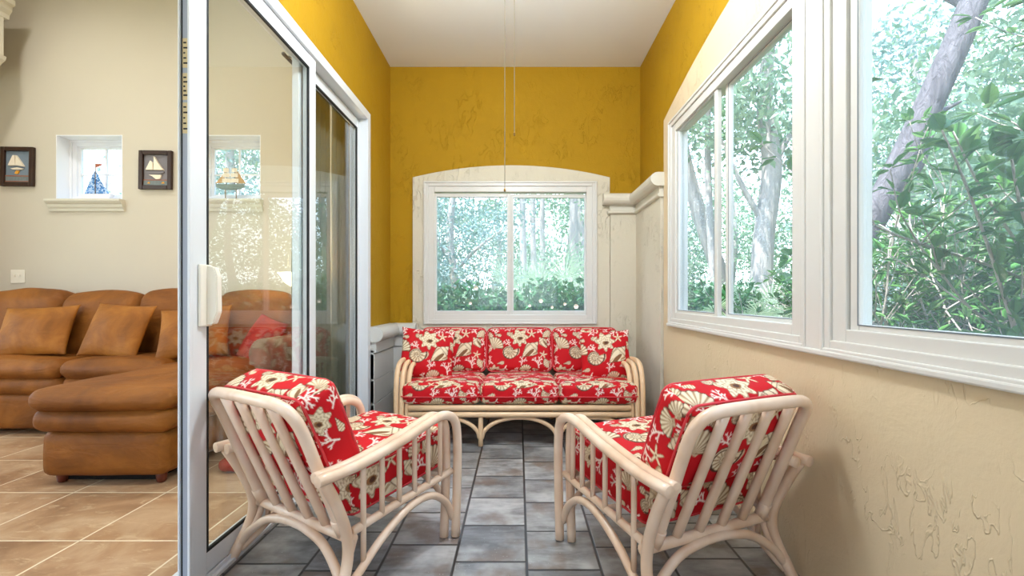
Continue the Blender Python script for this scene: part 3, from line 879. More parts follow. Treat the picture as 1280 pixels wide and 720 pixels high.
# ------------------------------------------------------------------ rattan armchair
def mirror_pts(p): return p+[(-x, y, z) for x, y, z in p[::-1]]
def make_chair(label, loc, rz):
    t = thing('rattan_armchair', label, 'armchair', loc, rz, 'rattan armchairs with shell cushions')
    RT = M['rattan']
    half = [(-.265, -.27, .235), (-.267, -.355, .45), (-.268, -.43, .64), (-.258, -.466, .713), (-.215, -.486, .747), (-.12, -.491, .755)]
    b = BM(); add_tube(b, half+[(-x, y, z) for x, y, z in half[::-1]], .0215, 14, 6); obj('back_hoop', b, RT, t)
    b = BM(); add_tube(b, [(-.325, -.272, .232), (0, -.272, .232), (.325, -.272, .232)], .0205, 14, 3); obj('rear_rail', b, RT, t)
    for xb, xt in ((-.165, -.158), (-.056, -.053), (.056, .053), (.165, .158)):
        b = BM(); add_tube(b, [(xb, -.268, .240), (xb+(xt-xb)*.5, -.375, .49), (xt, -.483, .742)], .0195, 12, 3, .0165); obj('back_slat', b, RT, t)
    armp = [(-.43, .497), (-.25, .505), (-.03, .540), (.13, .577), (.215, .583), (.281, .548), (.303, .46), (.302, .25), (.29, .006)]
    ay = [p[0] for p in armp[:6]]; az = [p[1] for p in armp[:6]]
    for s in (-1, 1):
        a = BM()
        for k, x in enumerate((.293, .339)):
            dy = -.022*k if False else 0
            add_tube(a, [(s*x, y-(.028*(k == 0) if i > 3 else 0)+(.02*(k == 0) if i == 0 else 0), zz-(.004*(k == 0))) for i, (y, zz) in enumerate(armp)], .0205, 14, 6)
        obj('arm', a, RT, t)
        for i, y in enumerate((.205, .128, .045, -.042, -.132, -.222)):
            top = float(np.interp(y, ay, az))
            bot = .29+.10*y if i < 5 else .135
            b = BM(); add_tube(b, [(s*.319, y, bot-.008), (s*.319, y, (top+bot)/2), (s*.319, y, top-.004)], .0108, 9, 2); obj('arm_spindle', b, RT, t)
        b = BM(); add_tube(b, [(s*.326, -.395, .486), (s*.320, -.335, .37), (s*.314, -.292, .25), (s*.322, -.298, .15), (s*.345, -.365, .006)], .0205, 14, 6); obj('leg', b, RT, t)
        b = BM(); add_tube(b, [(s*.316, .285, .305), (s*.314, 0, .282), (s*.312, -.27, .255)], .0165, 12, 3); obj('side_rail', b, RT, t)
        b = BM(); add_tube(b, [(s*.322, .290, .085), (s*.322, .25, .165), (s*.322, .175, .228), (s*.322, .09, .25), (s*.322, -.01, .235), (s*.322, -.13, .18), (s*.324, -.25, .095), (s*.333, -.335, .04)], .0165, 12, 5); obj('arch_brace', b, RT, t)
        b = BM(); add_tube(b, [(s*.30, -.25, .225), (s*.305, -.285, .14), (s*.325, -.325, .075)], .015, 10, 4); obj('corner_brace', b, RT, t)
        for hx, hz in ((.266, .262),):
            b = BM(); add_tube(b, [(s*.2655, -.271, .236), (s*.266, -.300, .302)], .0232, 14, 1); obj('wrapped_joint', b, RT, t)
        b = BM(); add_tube(b, [(s*.332, -.326, .082), (s*.345, -.365, .004)], .0222, 14, 1); obj('wrapped_foot', b, RT, t)
    h2 = [(-.335, -.335, .06), (-.29, -.315, .12), (-.19, -.30, .187), (-.08, -.295, .213), (0, -.294, .218)]
    b = BM(); add_tube(b, h2+[(-x, y, z) for x, y, z in h2[:-1][::-1]], .0175, 12, 5); obj('arch_brace', b, RT, t)
    b = BM(); add_tube(b, [(-.31, .283, .298), (0, .283, .298), (.31, .283, .298)], .0185, 12, 2); obj('front_rail', b, RT, t)
    h3 = [(-.30, .288, .08), (-.26, .288, .17), (-.17, .288, .24), (0, .288, .27)]
    b = BM(); add_tube(b, h3+[(-x, y, z) for x, y, z in h3[:-1][::-1]], .0155, 12, 5); obj('arch_brace', b, RT, t)
    for y in (-.16, -.02, .12, .24):
        b = BM(); add_tube(b, [(-.312, y, .272+.09*y), (0, y, .262+.09*y), (.312, y, .272+.09*y)], .012, 8, 2); obj('seat_slat', b, RT, t)
    # cushions
    tl = math.radians(5.0)
    Ms = frame4((0, .045, .395), (1, 0, 0), (0, math.cos(tl), math.sin(tl)), (0, -math.sin(tl), math.cos(tl)))
    c = cushion('seat_cushion', .545, .585, .185, M['fabric'], t, Ms, .0038, .028, .022, .010, True, 3, .002, (.29, .20))
    b = BM()
    for zz in (.0775, -.0775): piping_loop(b, .545, .585, zz, Ms, .005, .03, -.001, .003)
    obj('piping', b, M['piping'], c)
    sn, cs = math.sin(math.radians(22.6)), math.cos(math.radians(22.6))
    n = Vector((0, cs, sn)); v = Vector((0, -sn, cs))
    o = Vector((0, -.268-.4158*(.425-.235), .425))+n*.024
    Mb = frame4(o+v*.176+n*.086, (-1, 0, 0), v, n)
    c = cushion('back_cushion', .535, .355, .160, M['fabric'], t, Mb, .0038, .036, .026, .012, True, 5, .0025, (.27, .27))
    b = BM()
    for zz in (.065, -.065): piping_loop(b, .535, .355, zz, Mb, .005, .035, -.006, .004)
    obj('piping', b, M['piping'], c)
    return t
ch = make_chair('cream rattan armchair with red shell-print cushions in front of the glass door', (-.735, 2.10, 0), math.radians(-32))
dup(ch, (.618, 2.008, 0), math.radians(24), 'cream rattan armchair with red shell-print cushions against the right stucco wall')

# ------------------------------------------------------------------ rattan sofa (local front = +y, turned round to face the viewer)
def make_sofa():
    t = thing('rattan_sofa', 'three-seat honey rattan sofa with red shell-print cushions under the back window', 'sofa', (.008, 3.914, 0), PI)
    RT = M['rattan_sofa']
    armp = [(.432, .004), (.448, .25), (.444, .44), (.405, .555), (.32, .612), (.15, .615), (-.1, .585), (-.36, .54)]
    for s in (-1, 1):
        b = BM()
        for k, x in enumerate((.842, .882, .922)):
            add_tube(b, [(s*(x-(.0 if i < 2 else .0)), y-.012*(k == 0)-.03*(2-k)*(i > 1)*.6, zz-(.028*(2-k)*.6 if i > 2 else 0)) for i, (y, zz) in enumerate(armp)], .0195, 12, 6)
        obj('arm', b, RT, t)
        for y in (.30, .2, .1, 0, -.1, -.2):
            b = BM(); add_tube(b, [(s*.882, y, .25), (s*.882, y, .42), (s*.882, y, .575)], .011, 8, 2); obj('arm_spindle', b, RT, t)
        b = BM(); add_tube(b, [(s*.875, -.40, .55), (s*.872, -.33, .3), (s*.88, -.36, .004)], .02, 12, 5); obj('leg', b, RT, t)
        b = BM(); add_tube(b, [(s*.86, .43, .262), (s*.86, 0, .262), (s*.86, -.36, .25)], .018, 12, 2); obj('side_rail', b, RT, t)
        b = BM(); add_tube(b, [(s*.29, .44, .003), (s*.29, .44, .12), (s*.29, .44, .24)], .0185, 12, 2); obj('leg', b, RT, t)
        b = BM(); add_tube(b, [(s*.29, -.33, .003), (s*.29, -.33, .12), (s*.29, -.33, .24)], .0185, 12, 2); obj('leg', b, RT, t)
    for zz, yy in ((.290, .447), (.240, .447)):
        b = BM(); add_tube(b, [(-.83, yy, zz), (0, yy, zz), (.83, yy, zz)], .0215, 12, 2); obj('front_rail', b, RT, t)
    b = BM(); add_tube(b, [(-.86, -.34, .26), (0, -.34, .26), (.86, -.34, .26)], .02, 12, 2); obj('rear_rail', b, RT, t)
    for x0, x1 in ((-.83, -.30), (-.28, .28), (.30, .83)):
        c = (x0+x1)/2; w = (x1-x0)/2
        pts = [(c-w*math.cos(a), .438, .06+.155*math.sin(a)) for a in [PI*k/10 for k in range(11)]]
        b = BM(); add_tube(b, pts, .0155, 10, 3); obj('arch_brace', b, RT, t)
    half = [(-.84, -.335, .26), (-.845, -.39, .5), (-.845, -.435, .67), (-.82, -.45, .73), (-.76, -.455, .75), (-.4, -.455, .752)]
    b = BM(); add_tube(b, half+[(-x, y, z) for x, y, z in half[::-1]], .02, 12, 5); obj('back_hoop', b, RT, t)
    for k in range(13):
        x = -.72+.12*k
        b = BM(); add_tube(b, [(x, -.338, .26), (x, -.395, .5), (x, -.452, .745)], .012, 8, 2); obj('back_slat', b, RT, t)
    for k in range(9):
        x = -.76+.19*k
        b = BM(); add_tube(b, [(x, .43, .283), (x, 0, .272), (x, -.34, .268)], .012, 8, 2); obj('seat_slat', b, RT, t)
    lean = math.radians(14); sn, cs = math.sin(lean), math.cos(lean)
    for k, x in enumerate((-.592, 0, .592)):
        Ms = frame4((x, .135, .385), (1, 0, 0), (0, 1, .03), (0, -.03, 1))
        c = cushion('seat_cushion', .585, .66, .152, M['fabric'], t, Ms, .006, .04, .016, .012, True, 20+k, .003, (.29+.02*k, .06))
        b = BM(); piping_loop(b, .585, .66, -.018, Ms, .0045, .04, .004, .012); obj('piping', b, M['piping'], c)
        v = Vector((0, -sn, cs)); n = Vector((0, cs, sn))
        o = Vector((x*.985, -.335, .425))+n*.03
        Mb = frame4(o+v*.190+n*.085, (-1, 0, 0), v, n)
        c = cushion('back_cushion', .575, .39, .17, M['fabric'], t, Mb, .006, .045, .030, .008, True, 30+k, .003, (.29, .25))
        b = BM(); piping_loop(b, .575, .39, .066, Mb, .0045, .045, -.004, .006); obj('piping', b, M['piping'], c)
    return t
make_sofa()
def throw(name, label, cat, p, W, Hh, T, mat, lean, rz, roll=0, group=None, prnt=False, seed=0, res=.012, wr=.005, uvo=(.29, .25)):
    """pillow standing on its lower edge at p (centre), facing -y before turning by rz"""
    o = pillow(name, W, Hh, T, mat, None, None, res, prnt, seed, wr, uvo)
    R = Matrix.Rotation(rz, 4, 'Z') @ Matrix.Rotation(PI/2-lean, 4, 'X') @ Matrix.Rotation(roll, 4, 'Z')
    o.matrix_world = Matrix.Translation(p) @ R
    return tag(o, label, cat, group)
G = 'shell-print throw pillows on the rattan sofa'
throw('throw_pillow', 'square red shell-print throw pillow at the left end of the rattan sofa', 'pillow', (-.745, 3.80, .655), .43, .41, .14, M['fabric'], math.radians(18), math.radians(16), math.radians(-6), G, True, 41, .006, .004, (.29, .25))
throw('throw_pillow', 'square red shell-print throw pillow at the right end of the rattan sofa', 'pillow', (.715, 3.83, .640), .41, .40, .13, M['fabric'], math.radians(14), math.radians(-6), math.radians(3), G, True, 42, .006, .004, (.29, .25))

# ------------------------------------------------------------------ brown sectional
SX, SY = -3.2, 4.1
sec = thing('sectional_sofa', 'large brown suede sectional sofa with chaise along the living room wall', 'sofa', (SX, SY, 0))
def sc(name, x0, x1, y0, y1, z0, z1, r=.05, bulge=.03, seed=0, mat='leather', rot=None, wr=.008, side=.02, res=.03, wf=7):
    c = ((x0+x1)/2-SX, (y0+y1)/2-SY, (z0+z1)/2)
    M4 = Matrix.Translation(c)
    if rot: M4 = M4 @ Matrix.Rotation(math.radians(rot), 4, 'X')
    return cushion(name, x1-x0, y1-y0, z1-z0, M[mat], sec, M4, res, r, bulge, side, False, seed, wr, wf=wf)
sc('base', -5.3, -1.98, 3.76, 4.62, .045, .33, .04, 0, 1, wr=.004, side=.006)
sc('back_frame', -5.3, -1.98, 4.36, 4.66, .2, .97, .08, .0, 2, wr=.006)
sc('seat_pad', -5.3, -3.715, 3.745, 4.35, .32, .475, .06, .01, 3); sc('seat_pad', -3.705, -2.9, 3.745, 4.35, .32, .475, .06, .01, 4)
sc('seat_cushion', -5.2, -3.715, 3.72, 4.34, .455, .60, .065, .03, 5); sc('seat_cushion', -3.71, -2.85, 3.72, 4.34, .455, .60, .065, .03, 6)
for k, (x0, x1) in enumerate(((-5.25, -4.86), (-4.86, -4.15), (-4.15, -3.45), (-3.45, -2.75), (-2.75, -2.07))):
    sc('back_cushion', x0+.004, x1-.004, 4.14, 4.44, .56, 1.13+.012*math.sin(k*2.3), (.085), .06, 10+k, rot=-12, wr=.013, side=.012, wf=8)
sc('chaise_base', -2.83, -2.10, 2.74, 3.9, .05, .325, .05, 0, 20, wr=.006, side=.02)
sc('chaise_pad', -2.86, -2.04, 2.69, 3.95, .315, .47, .07, .01, 21, wr=.008)
sc('chaise_cushion', -2.86, -2.03, 2.68, 4.30, .45, .575, .06, .035, 22, wr=.008)
# rolled arm
b = BM()
pr = [(-2.09, .05), (-2.10, .55)]+[(-2.02-.10*math.cos(a), .66+.13*math.sin(a)) for a in [PI*k/10 for k in range(11)]]+[(-1.93, .55), (-1.93, .05)]
add_prism(b, [(x-SX, z) for x, z in pr], 'y', 3.62-SY, 4.5-SY)
bmesh.ops.bevel(b, geom=[e for e in b.edges if abs(e.verts[0].co.y-e.verts[1].co.y) < 1e-4], offset=.025, segments=3, affect='EDGES')
for f in b.faces: f.smooth = True
a_ = obj('arm', b, M['leather_arm'], sec); a_['label'] = 'greyish rolled arm at the right end'
for x, y in ((-2.76, 2.81), (-2.16, 2.81), (-2.16, 3.6), (-2.76, 3.6), (-5.1, 3.85), (-3.7, 3.85)):
    b = BM(); add_lathe(b, [(.018, 0), (.026, .01), (.03, .05), (.028, .07)], 12, Matrix.Translation((x-SX, y-SY, 0))); obj('foot', b, M['foot'], sec)
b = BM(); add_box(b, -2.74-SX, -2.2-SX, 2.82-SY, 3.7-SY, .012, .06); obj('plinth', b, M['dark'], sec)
PG = 'brown scatter cushions on the sectional'
throw('scatter_cushion', 'plain brown suede pillow at the far left of the sectional, below the left picture', 'pillow', (-4.16, 4.00, .825), .60, .45, .17, M['leather_pillow'], math.radians(22), math.radians(3), math.radians(3), PG, False, 51, .014, .016)
throw('scatter_cushion', 'plain brown suede pillow on the sectional, just left of the door stile', 'pillow', (-3.46, 4.00, .83), .56, .48, .17, M['leather_pillow'], math.radians(22), math.radians(-6), math.radians(-3), PG, False, 52, .014, .016)
throw('scatter_cushion', 'brown suede pillow on the sectional partly hidden by the door stile', 'pillow', (-2.78, 3.98, .815), .56, .46, .17, M['leather_pillow'], math.radians(24), math.radians(8), math.radians(6), PG, False, 53, .014, .016)
throw('scatter_cushion', 'rust red pillow leaning by the arm of the sectional behind the glass', 'pillow', (-2.215, 4.0, .745), .40, .42, .15, M['redpillow'], math.radians(26), math.radians(-24), math.radians(-14), None, False, 54, .02, .01)

# floor cushion and plush on it
o = cushion('floor_cushion', .42, .36, .075, M['redpillow'], None, None, .02, .03, .012, .01, False, 61, .004); o.location = (-1.70, 3.12, .043)
tag(o, 'flat rust red cushion on the tile floor behind the glass door', 'cushion')
o = cushion('folded_throw', .36, .28, .085, M['plush'], None, None, .015, .035, .015, .01, False, 62, .010, wf=26); o.location = (-1.70, 3.13, .135)
tag(o, 'fuzzy brown spotted throw folded on the rust red floor cushion', 'throw')

# ------------------------------------------------------------------ curtains on a rod behind the fixed door panel
def drape(y0, y1, label, seed):
    b = BM(); n = 60; nz = 14; r = random.Random(seed)
    rows = []
    for j in range(nz+1):
        z = .03+(2.62-.03)*j/nz
        row = []
        for i in range(n+1):
            u = i/n; y = y0+(y1-y0)*u
            x = -1.47+.038*math.sin(u*(y1-y0)/.085*2*PI+.25*math.sin(j*.7))*(1-.25*j/nz)
            row.append(b.verts.new((x, y, z)))
        rows.append(row)
    for j in range(nz):
        for i in range(n):
            f = b.faces.new([rows[j][i], rows[j][i+1], rows[j+1][i+1], rows[j+1][i]]); f.smooth = True
    o = obj('curtain', b, M['curtain'])
    sm = o.modifiers.new('cloth', 'SOLIDIFY'); sm.thickness = .003
    return tag(o, label, 'curtain', 'curtains behind the sliding door')
drape(3.02, 3.56, 'sage curtain behind the fixed door panel, the nearer length', 1)
drape(3.66, 4.50, 'sage curtain behind the fixed door panel, the farther length by the corner', 2)
cr = thing('curtain_rod', 'dark curtain rod above the fixed door panel', 'curtain rod', (-1.47, 2.9, 2.64))
b = BM(); add_tube(b, [(0, 0, 0), (0, .85, 0), (0, 1.72, 0)], .012, 10, 2); obj('rod', b, M['darkwood'], cr)
for y in (.04, 1.5):
    b = BM(); add_tube(b, [(0, y, 0), (.09, y, .0)], .008, 8, 1); obj('bracket', b, M['darkwood'], cr)

# ------------------------------------------------------------------ floor lamp
lp = thing('floor_lamp', 'floor lamp with a white glass bowl shade glowing behind the door meeting stile', 'lamp', (-1.735, 3.68, 0))
b = BM(); add_lathe(b, [(.13, 0), (.13, .012), (.05, .03), (.018, .05)], 24); obj('base', b, M['brass'], lp)
b = BM(); add_tube(b, [(0, 0, .04), (0, 0, .65), (0, 0, 1.20)], .011, 10, 2); obj('pole', b, M['brass'], lp)
b = BM(); add_lathe(b, [(.014, 1.19), (.06, 1.20), (.11, 1.235), (.145, 1.295), (.16, 1.305), (.15, 1.31), (.135, 1.30), (.10, 1.25), (.02, 1.225)], 28); obj('lamp_shade', b, M['bulb'], lp)
L = bpy.data.lights.new('floor_lamp_bulb', 'POINT'); L.energy = 45; L.color = (1, .74, .42); L.shadow_soft_size = .08
o = bpy.data.objects.new('floor_lamp_bulb', L); COL.objects.link(o); o.parent = lp; o.location = (0, 0, 1.40)

# ------------------------------------------------------------------ things on the living room wall
def poly_plate(bm, poly, y0, y1):
    add_prism(bm, poly, 'y', y0, y1)
def picture(label, px0, px1, py0, py1, board, kind, tilt=0):
    c = P3((px0+px1)/2, (py0+py1)/2, LYB); w = (px1-px0)/F*LYB; h = (py1-py0)/F*LYB
    t = thing('framed_picture', label, 'picture', (c.x, LYB, c.z), 0, 'framed sailboat pictures')
    x0, x1, z0, z1 = -w/2, w/2, -h/2, h/2
    b = BM(); rect_ring(b, 'y', -.035, -.002, x0, x1, z0, z1, .042, .006); obj('frame', b, M['darkwood'], t)
    b = BM(); add_box(b, x0+.035, x1-.035, -.012, -.004, z0+.035, z1-.035); obj('backing_board', b, board, t)
    iw, ih = w-.084, h-.084
    X = lambda u: -iw/2+iw*u
    Z = lambda v: -ih/2+ih*v
    def rel(name, poly, mat, th=.02):
        b = BM(); poly_plate(b, [(X(u), Z(v)) for u, v in poly], -.012-th, -.011); return obj(name, b, mat, t)
    if kind == 0:
        rel('sail', [(.15, .53), (.34, .86), (.42, .86), (.45, .54)], M['sail']); rel('sail', [(.46, .54), (.47, .86), (.60, .72), (.80, .50)], M['sail'])
        rel('hull', [(.22, .44), (.30, .41), (.68, .41), (.76, .44), (.5, .475)], M['sail'], .012)
        rel('keel', [(.42, .33), (.38, .28), (.44, .26), (.54, .28), (.57, .37), (.46, .38)], M['ochre'], .010)
        rel('shore_band', [(0, 0), (1, 0), (1, .24), (0, .24)], M['picsea'], .004); rel('shore_line', [(0, .19), (1, .19), (1, .215), (0, .215)], M['copper'], .007)
        rel('shore_line', [(0, .02), (1, .02), (1, .04), (0, .04)], M['copper'], .007)
    else:
        rel('sail', [(.12, .50), (.30, .80), (.40, .74), (.41, .50)], M['sail']); rel('sail', [(.44, .50), (.45, .94), (.62, .72), (.84, .50)], M['sail'])
        rel('hull', [(.16, .42), (.28, .37), (.70, .37), (.84, .42), (.84, .45), (.16, .45)], M['picgrey'], .014)
        rel('keel', [(.22, .345), (.74, .345), (.70, .21), (.52, .20), (.38, .29)], M['sail'], .012)
        rel('shore_band', [(0, 0), (1, 0), (1, .165), (0, .165)], M['picsea'], .004); rel('shore_line', [(0, .165), (1, .165), (1, .185), (0, .185)], M['copper'], .007)
        rel('pebble', [(.16, .06), (.2, .11), (.26, .10), (.27, .06)], M['ochre'], .008); rel('pebble', [(.74, .06), (.76, .11), (.83, .12), (.86, .07)], M['ochre'], .008)
    t.rotation_euler = (0, math.radians(tilt), 0)
picture('dark framed sailboat picture left of the small window, white boat with an ochre keel', 4, 45, 184.5, 233.5, M['picsky'], 0, .8)
picture('dark framed sailboat picture right of the small window, white boat on grey board', 176, 217, 189, 237.5, M['picgrey'], 1, .8)

c = P3(23, 345.5, LYB)
sp = thing('switch_plate', 'ivory double light switch plate low on the beige wall', 'light switch', (c.x, LYB, c.z))
b = BM(); add_box(b, -.072, .072, -.008, -.0005, -.068, .068, .004); obj('plate', b, M['plate'], sp)
for x in (-.024, .024):
    b = BM(); add_box(b, x-.006, x+.006, -.022, -.006, -.004, .016, .002); obj('toggle', b, M['plate'], sp)

co = thing('cornice_box', 'cream moulded cornice box high in the upper left corner', 'cornice', (LX0, 3.4, 3.3))
b = BM()
add_box(b, 0.001, .45, -1.6, 1.02, .10, .50, .005)
obj('body', b, M['capwhite'], co)
b = BM()
pr = [(0.001, .48), (.455, .48), (.46, .52), (.485, .56), (.49, .60), (.515, .615), (.515, .66), (0.001, .66)]
add_prism(b, pr, 'y', -1.62, 1.06); obj('crown', b, M['capwhite'], co)
b = BM(); pr = [(0.001, .02), (.40, .02), (.425, .05), (.455, .075), (.465, .11), (.001, .11)]
add_prism(b, pr, 'y', -1.6, 1.03); obj('lower_moulding', b, M['capwhite'], co)

# mosaic sailboat in the left small window
def on_sill(px, d=LYB+.06): return P3(px, 250, d)
c = on_sill(121); c.z = 2.108
sb = thing('sailboat_ornament', 'blue glass mosaic sailboat standing in the small window', 'ornament', (c.x, c.y, c.z))
b = BM(); add_prism(b, [(-.155, .065), (-.135, .0), (.13, .0), (.165, .065)], 'y', -.022, .022); obj('hull', b, M['hullwhite'], sb)
b = BM(); add_tube(b, [(-.015, 0, .05), (-.015, 0, .2), (-.012, 0, .375)], .004, 8, 2); obj('mast', b, M['brass'], sb)
b = BM(); add_prism(b, [(-.006, .07), (-.008, .30), (.04, .20), (.125, .07)], 'y', -.005, .005); obj('sail', b, M['mosaic'], sb)
b = BM(); add_prism(b, [(-.024, .07), (-.022, .30), (-.065, .20), (-.125, .07)], 'y', -.005, .005); obj('sail', b, M['mosaic'], sb)
b = BM(); add_prism(b, [(-.012, .335), (.065, .368), (.05, .375), (-.012, .378)], 'y', -.002, .002); obj('flag', b, M['copper'], sb)
# ship model in the window behind the glass
c = on_sill(288); c.z = 2.108
sh = thing('ship_model', 'wooden sailing ship model with tan sails seen through the glass door', 'ornament', (c.x, c.y, c.z))
b = BM()
sec_ = []
for i in range(9):
    u = i/8; x = -.145+.29*u; w = .032*math.sin(PI*min(1, max(.04, u*.96+.02)))**.6; zt = .16+.012*(2*u-1)**2; zb = .105+.03*(abs(2*u-1)**3)
    sec_.append([b.verts.new((x, -w, zt)), b.verts.new((x, -w*.6, (zt+zb)/2-.01)), b.verts.new((x, 0, zb)), b.verts.new((x, w*.6, (zt+zb)/2-.01)), b.verts.new((x, w, zt))])
for i in range(8):
    for k in range(4): b.faces.new([sec_[i][k], sec_[i+1][k], sec_[i+1][k+1], sec_[i][k+1]])
    b.faces.new([sec_[i][4], sec_[i+1][4], sec_[i+1][0], sec_[i][0]])
b.faces.new(sec_[0]); b.faces.new(sec_[-1][::-1])
obj('hull', b, M['teal'], sh)
for x, ht in ((-.04, .34), (.045, .34)):
    b = BM(); add_tube(b, [(x, 0, .15), (x, 0, .25), (x, 0, ht)], .004, 8, 1); obj('mast', b, M['darkwood'], sh)
    for zz, ww in ((.18, .042), (.235, .036), (.285, .028)):
        b = BM(); n = 6
        for i in range(n):
            a0, a1 = -1+2*i/n, -1+2*(i+1)/n
            q = [(x+a*ww, -.006-.012*(1-a*a), zz+dz) for a, dz in ((a0, 0), (a1, 0), (a1, .042), (a0, .042))]
            b.faces.new([b.verts.new(p) for p in q])
        o = obj('square_sail', b, M['sail'], sh); s_ = o.modifiers.new('cloth', 'SOLIDIFY'); s_.thickness = .002
b = BM(); add_prism(b, [(-.155, .175), (-.045, .30), (-.07, .18)], 'y', -.002, .002); obj('jib', b, M['tansail'], sh)
b = BM(); add_prism(b, [(.055, .175), (.052, .33), (.16, .175)], 'y', -.002, .002); obj('spanker', b, M['tansail'], sh)
b = BM()
for x in (-.05, .06): add_tube(b, [(x, 0, 0), (x, 0, .06), (x, 0, .115)], .005, 8, 1)
add_box(b, -.08, .09, -.03, .03, 0, .008, .002); obj('stand', b, M['brass'], sh)

# ------------------------------------------------------------------ ceiling light with its two pull chains (the light is above the frame)
CY = 2.0
cl = thing('ceiling_light', 'flush ceiling light above the porch, out of view', 'ceiling light', (-.038, CY, ZC))
b = BM(); add_lathe(b, [(.17, -.03), (.175, -.015), (.17, -.0005)], 32); obj('mount', b, M['brass'], cl)
b = BM(); add_lathe(b, [(.01, -.13), (.08, -.12), (.13, -.09), (.155, -.05), (.155, -.028)], 32); obj('dome', b, M['dome'], cl)
for px, pyb, lab in ((631, 238, 'thin pull chain hanging before the back wall, the longer left one'), (643, 168, 'thin pull chain with a small end bead, the shorter right one')):
    p = P3(px, pyb, CY)
    t = thing('pull_chain', lab, 'pull chain', (p.x, CY, p.z), 0)
    b = BM(); add_tube(b, [(0, 0, .012), (0, 0, (ZC-p.z)/2), (0, 0, ZC-p.z-.02)], .0013, 6, 1); obj('cord', b, plain('chain_metal', srgb(190, 186, 170), .4), t)
    b = BM(); add_lathe(b, [(.001, -.007), (.0045, -.003), (.0045, .003), (.002, .010)], 10); obj('bead', b, M['brass'], t)
L = bpy.data.lights.new('ceiling_light_bulb', 'POINT'); L.energy = 160; L.color = (.86, .93, 1); L.shadow_soft_size = .16
o = bpy.data.objects.new('ceiling_light_bulb', L); COL.objects.link(o); o.location = (0, 0, -.30); o.parent = cl
# unseen recessed lamps, added to brighten the living room
for i, (x, y) in enumerate(((-4.4, 1.6), (-2.6, 1.6), (-4.4, 3.4), (-2.6, 3.4))):
    t = thing('fill_downlight', 'unseen round recessed lamp added to brighten the living room', 'ceiling light', (x, y, LZC), 0, 'added fill lamps of the living room')
    b = BM(); add_lathe(b, [(.11, -.006), (.12, -.0005)], 24); obj('ring', b, M['vinyl'], t)
    b = BM(); add_lathe(b, [(.09, -.010), (.09, -.005)], 24); obj('lens', b, M['dome'], t)
    L = bpy.data.lights.new('fill_spot', 'SPOT'); L.energy = 95; L.color = (1, .97, .93); L.spot_size = math.radians(165); L.spot_blend = .8; L.shadow_soft_size = .1
    o = bpy.data.objects.new('fill_spot', L); COL.objects.link(o); o.parent = t; o.location = (0, 0, -.05)

# ------------------------------------------------------------------ outdoors
b = BM(); add_box(b, LX0-2.2, LX0-.16, LYF-.5, LYB+.5, 3.35, 3.47); struct('roof_eave', b, M['ceil'], 'unseen eave added to block sun at the left living room window')  # added out of view to keep a sun patch off the tile floor
b = BM(); add_box(b, -40, 45, -30, 60, -.6, -.25); struct('ground', b, M['ground'], 'leafy ground outside')

def leaf_mesh(name, centers, size, mat, parent=None, shape='diamond', flat=.0, seed=0):
    r = np.random.default_rng(seed); n = len(centers)
    a = r.normal(size=(n, 3)); a[:, 2] *= (1-flat); a /= np.linalg.norm(a, axis=1, keepdims=True)
    q = r.normal(size=(n, 3)); q -= a*(a*q).sum(1, keepdims=True); q /= np.linalg.norm(q, axis=1, keepdims=True)
    nn = np.cross(a, q)
    s = size*r.uniform(.6, 1.35, size=(n, 1))
    C = np.asarray(centers)
    p0 = C-a*s; p2 = C+a*s; p1 = C+q*s*.45+nn*s*.08-a*s*.1; p3 = C-q*s*.45+nn*s*.08-a*s*.1
    V = np.stack([p0, p1, p2, p3], 1).reshape(-1, 3)
    i = np.arange(n)*4
    Fc = np.concatenate([np.stack([i, i+1, i+2], 1), np.stack([i, i+2, i+3], 1)])
    me = bpy.data.meshes.new(name); me.from_pydata(V.tolist(), [], Fc.tolist()); me.materials.append(mat)
    o = bpy.data.objects.new(name, me); COL.objects.link(o)
    if parent: o.parent = parent
    return o
def clumps(n, ncl, cen, rad, spread, r):
    c = r.normal(size=(ncl, 3)); c /= np.linalg.norm(c, axis=1, keepdims=True); c *= r.uniform(.35, 1, (ncl, 1))**.6
    c = np.asarray(cen)+c*np.asarray(rad)
    k = r.integers(0, ncl, n)
    return c[k]+r.normal(size=(n, 3))*spread*np.array([1, 1, .6])

def make_tree(name, label, cat, loc, trunk, tr, crowns, leafmat_, nleaf, lsize, group=None, bark_='bark', branches=(), seed=0, spread=.38):
    t = thing(name, label, cat, loc, 0, group)
    b = BM(); add_tube(b, trunk, tr, 10, 5)
    obj('trunk', b, M[bark_], t)
    for pts, rr in branches:
        b = BM(); add_tube(b, pts, rr, 8, 5); obj('branch', b, M[bark_], t)
    if crowns:
        r = np.random.default_rng(seed)
        C = np.concatenate([clumps(nleaf//len(crowns), 34, c, rad, spread, r) for c, rad in crowns])
        leaf_mesh('foliage', C, lsize, M[leafmat_], t, seed=seed)
    return t

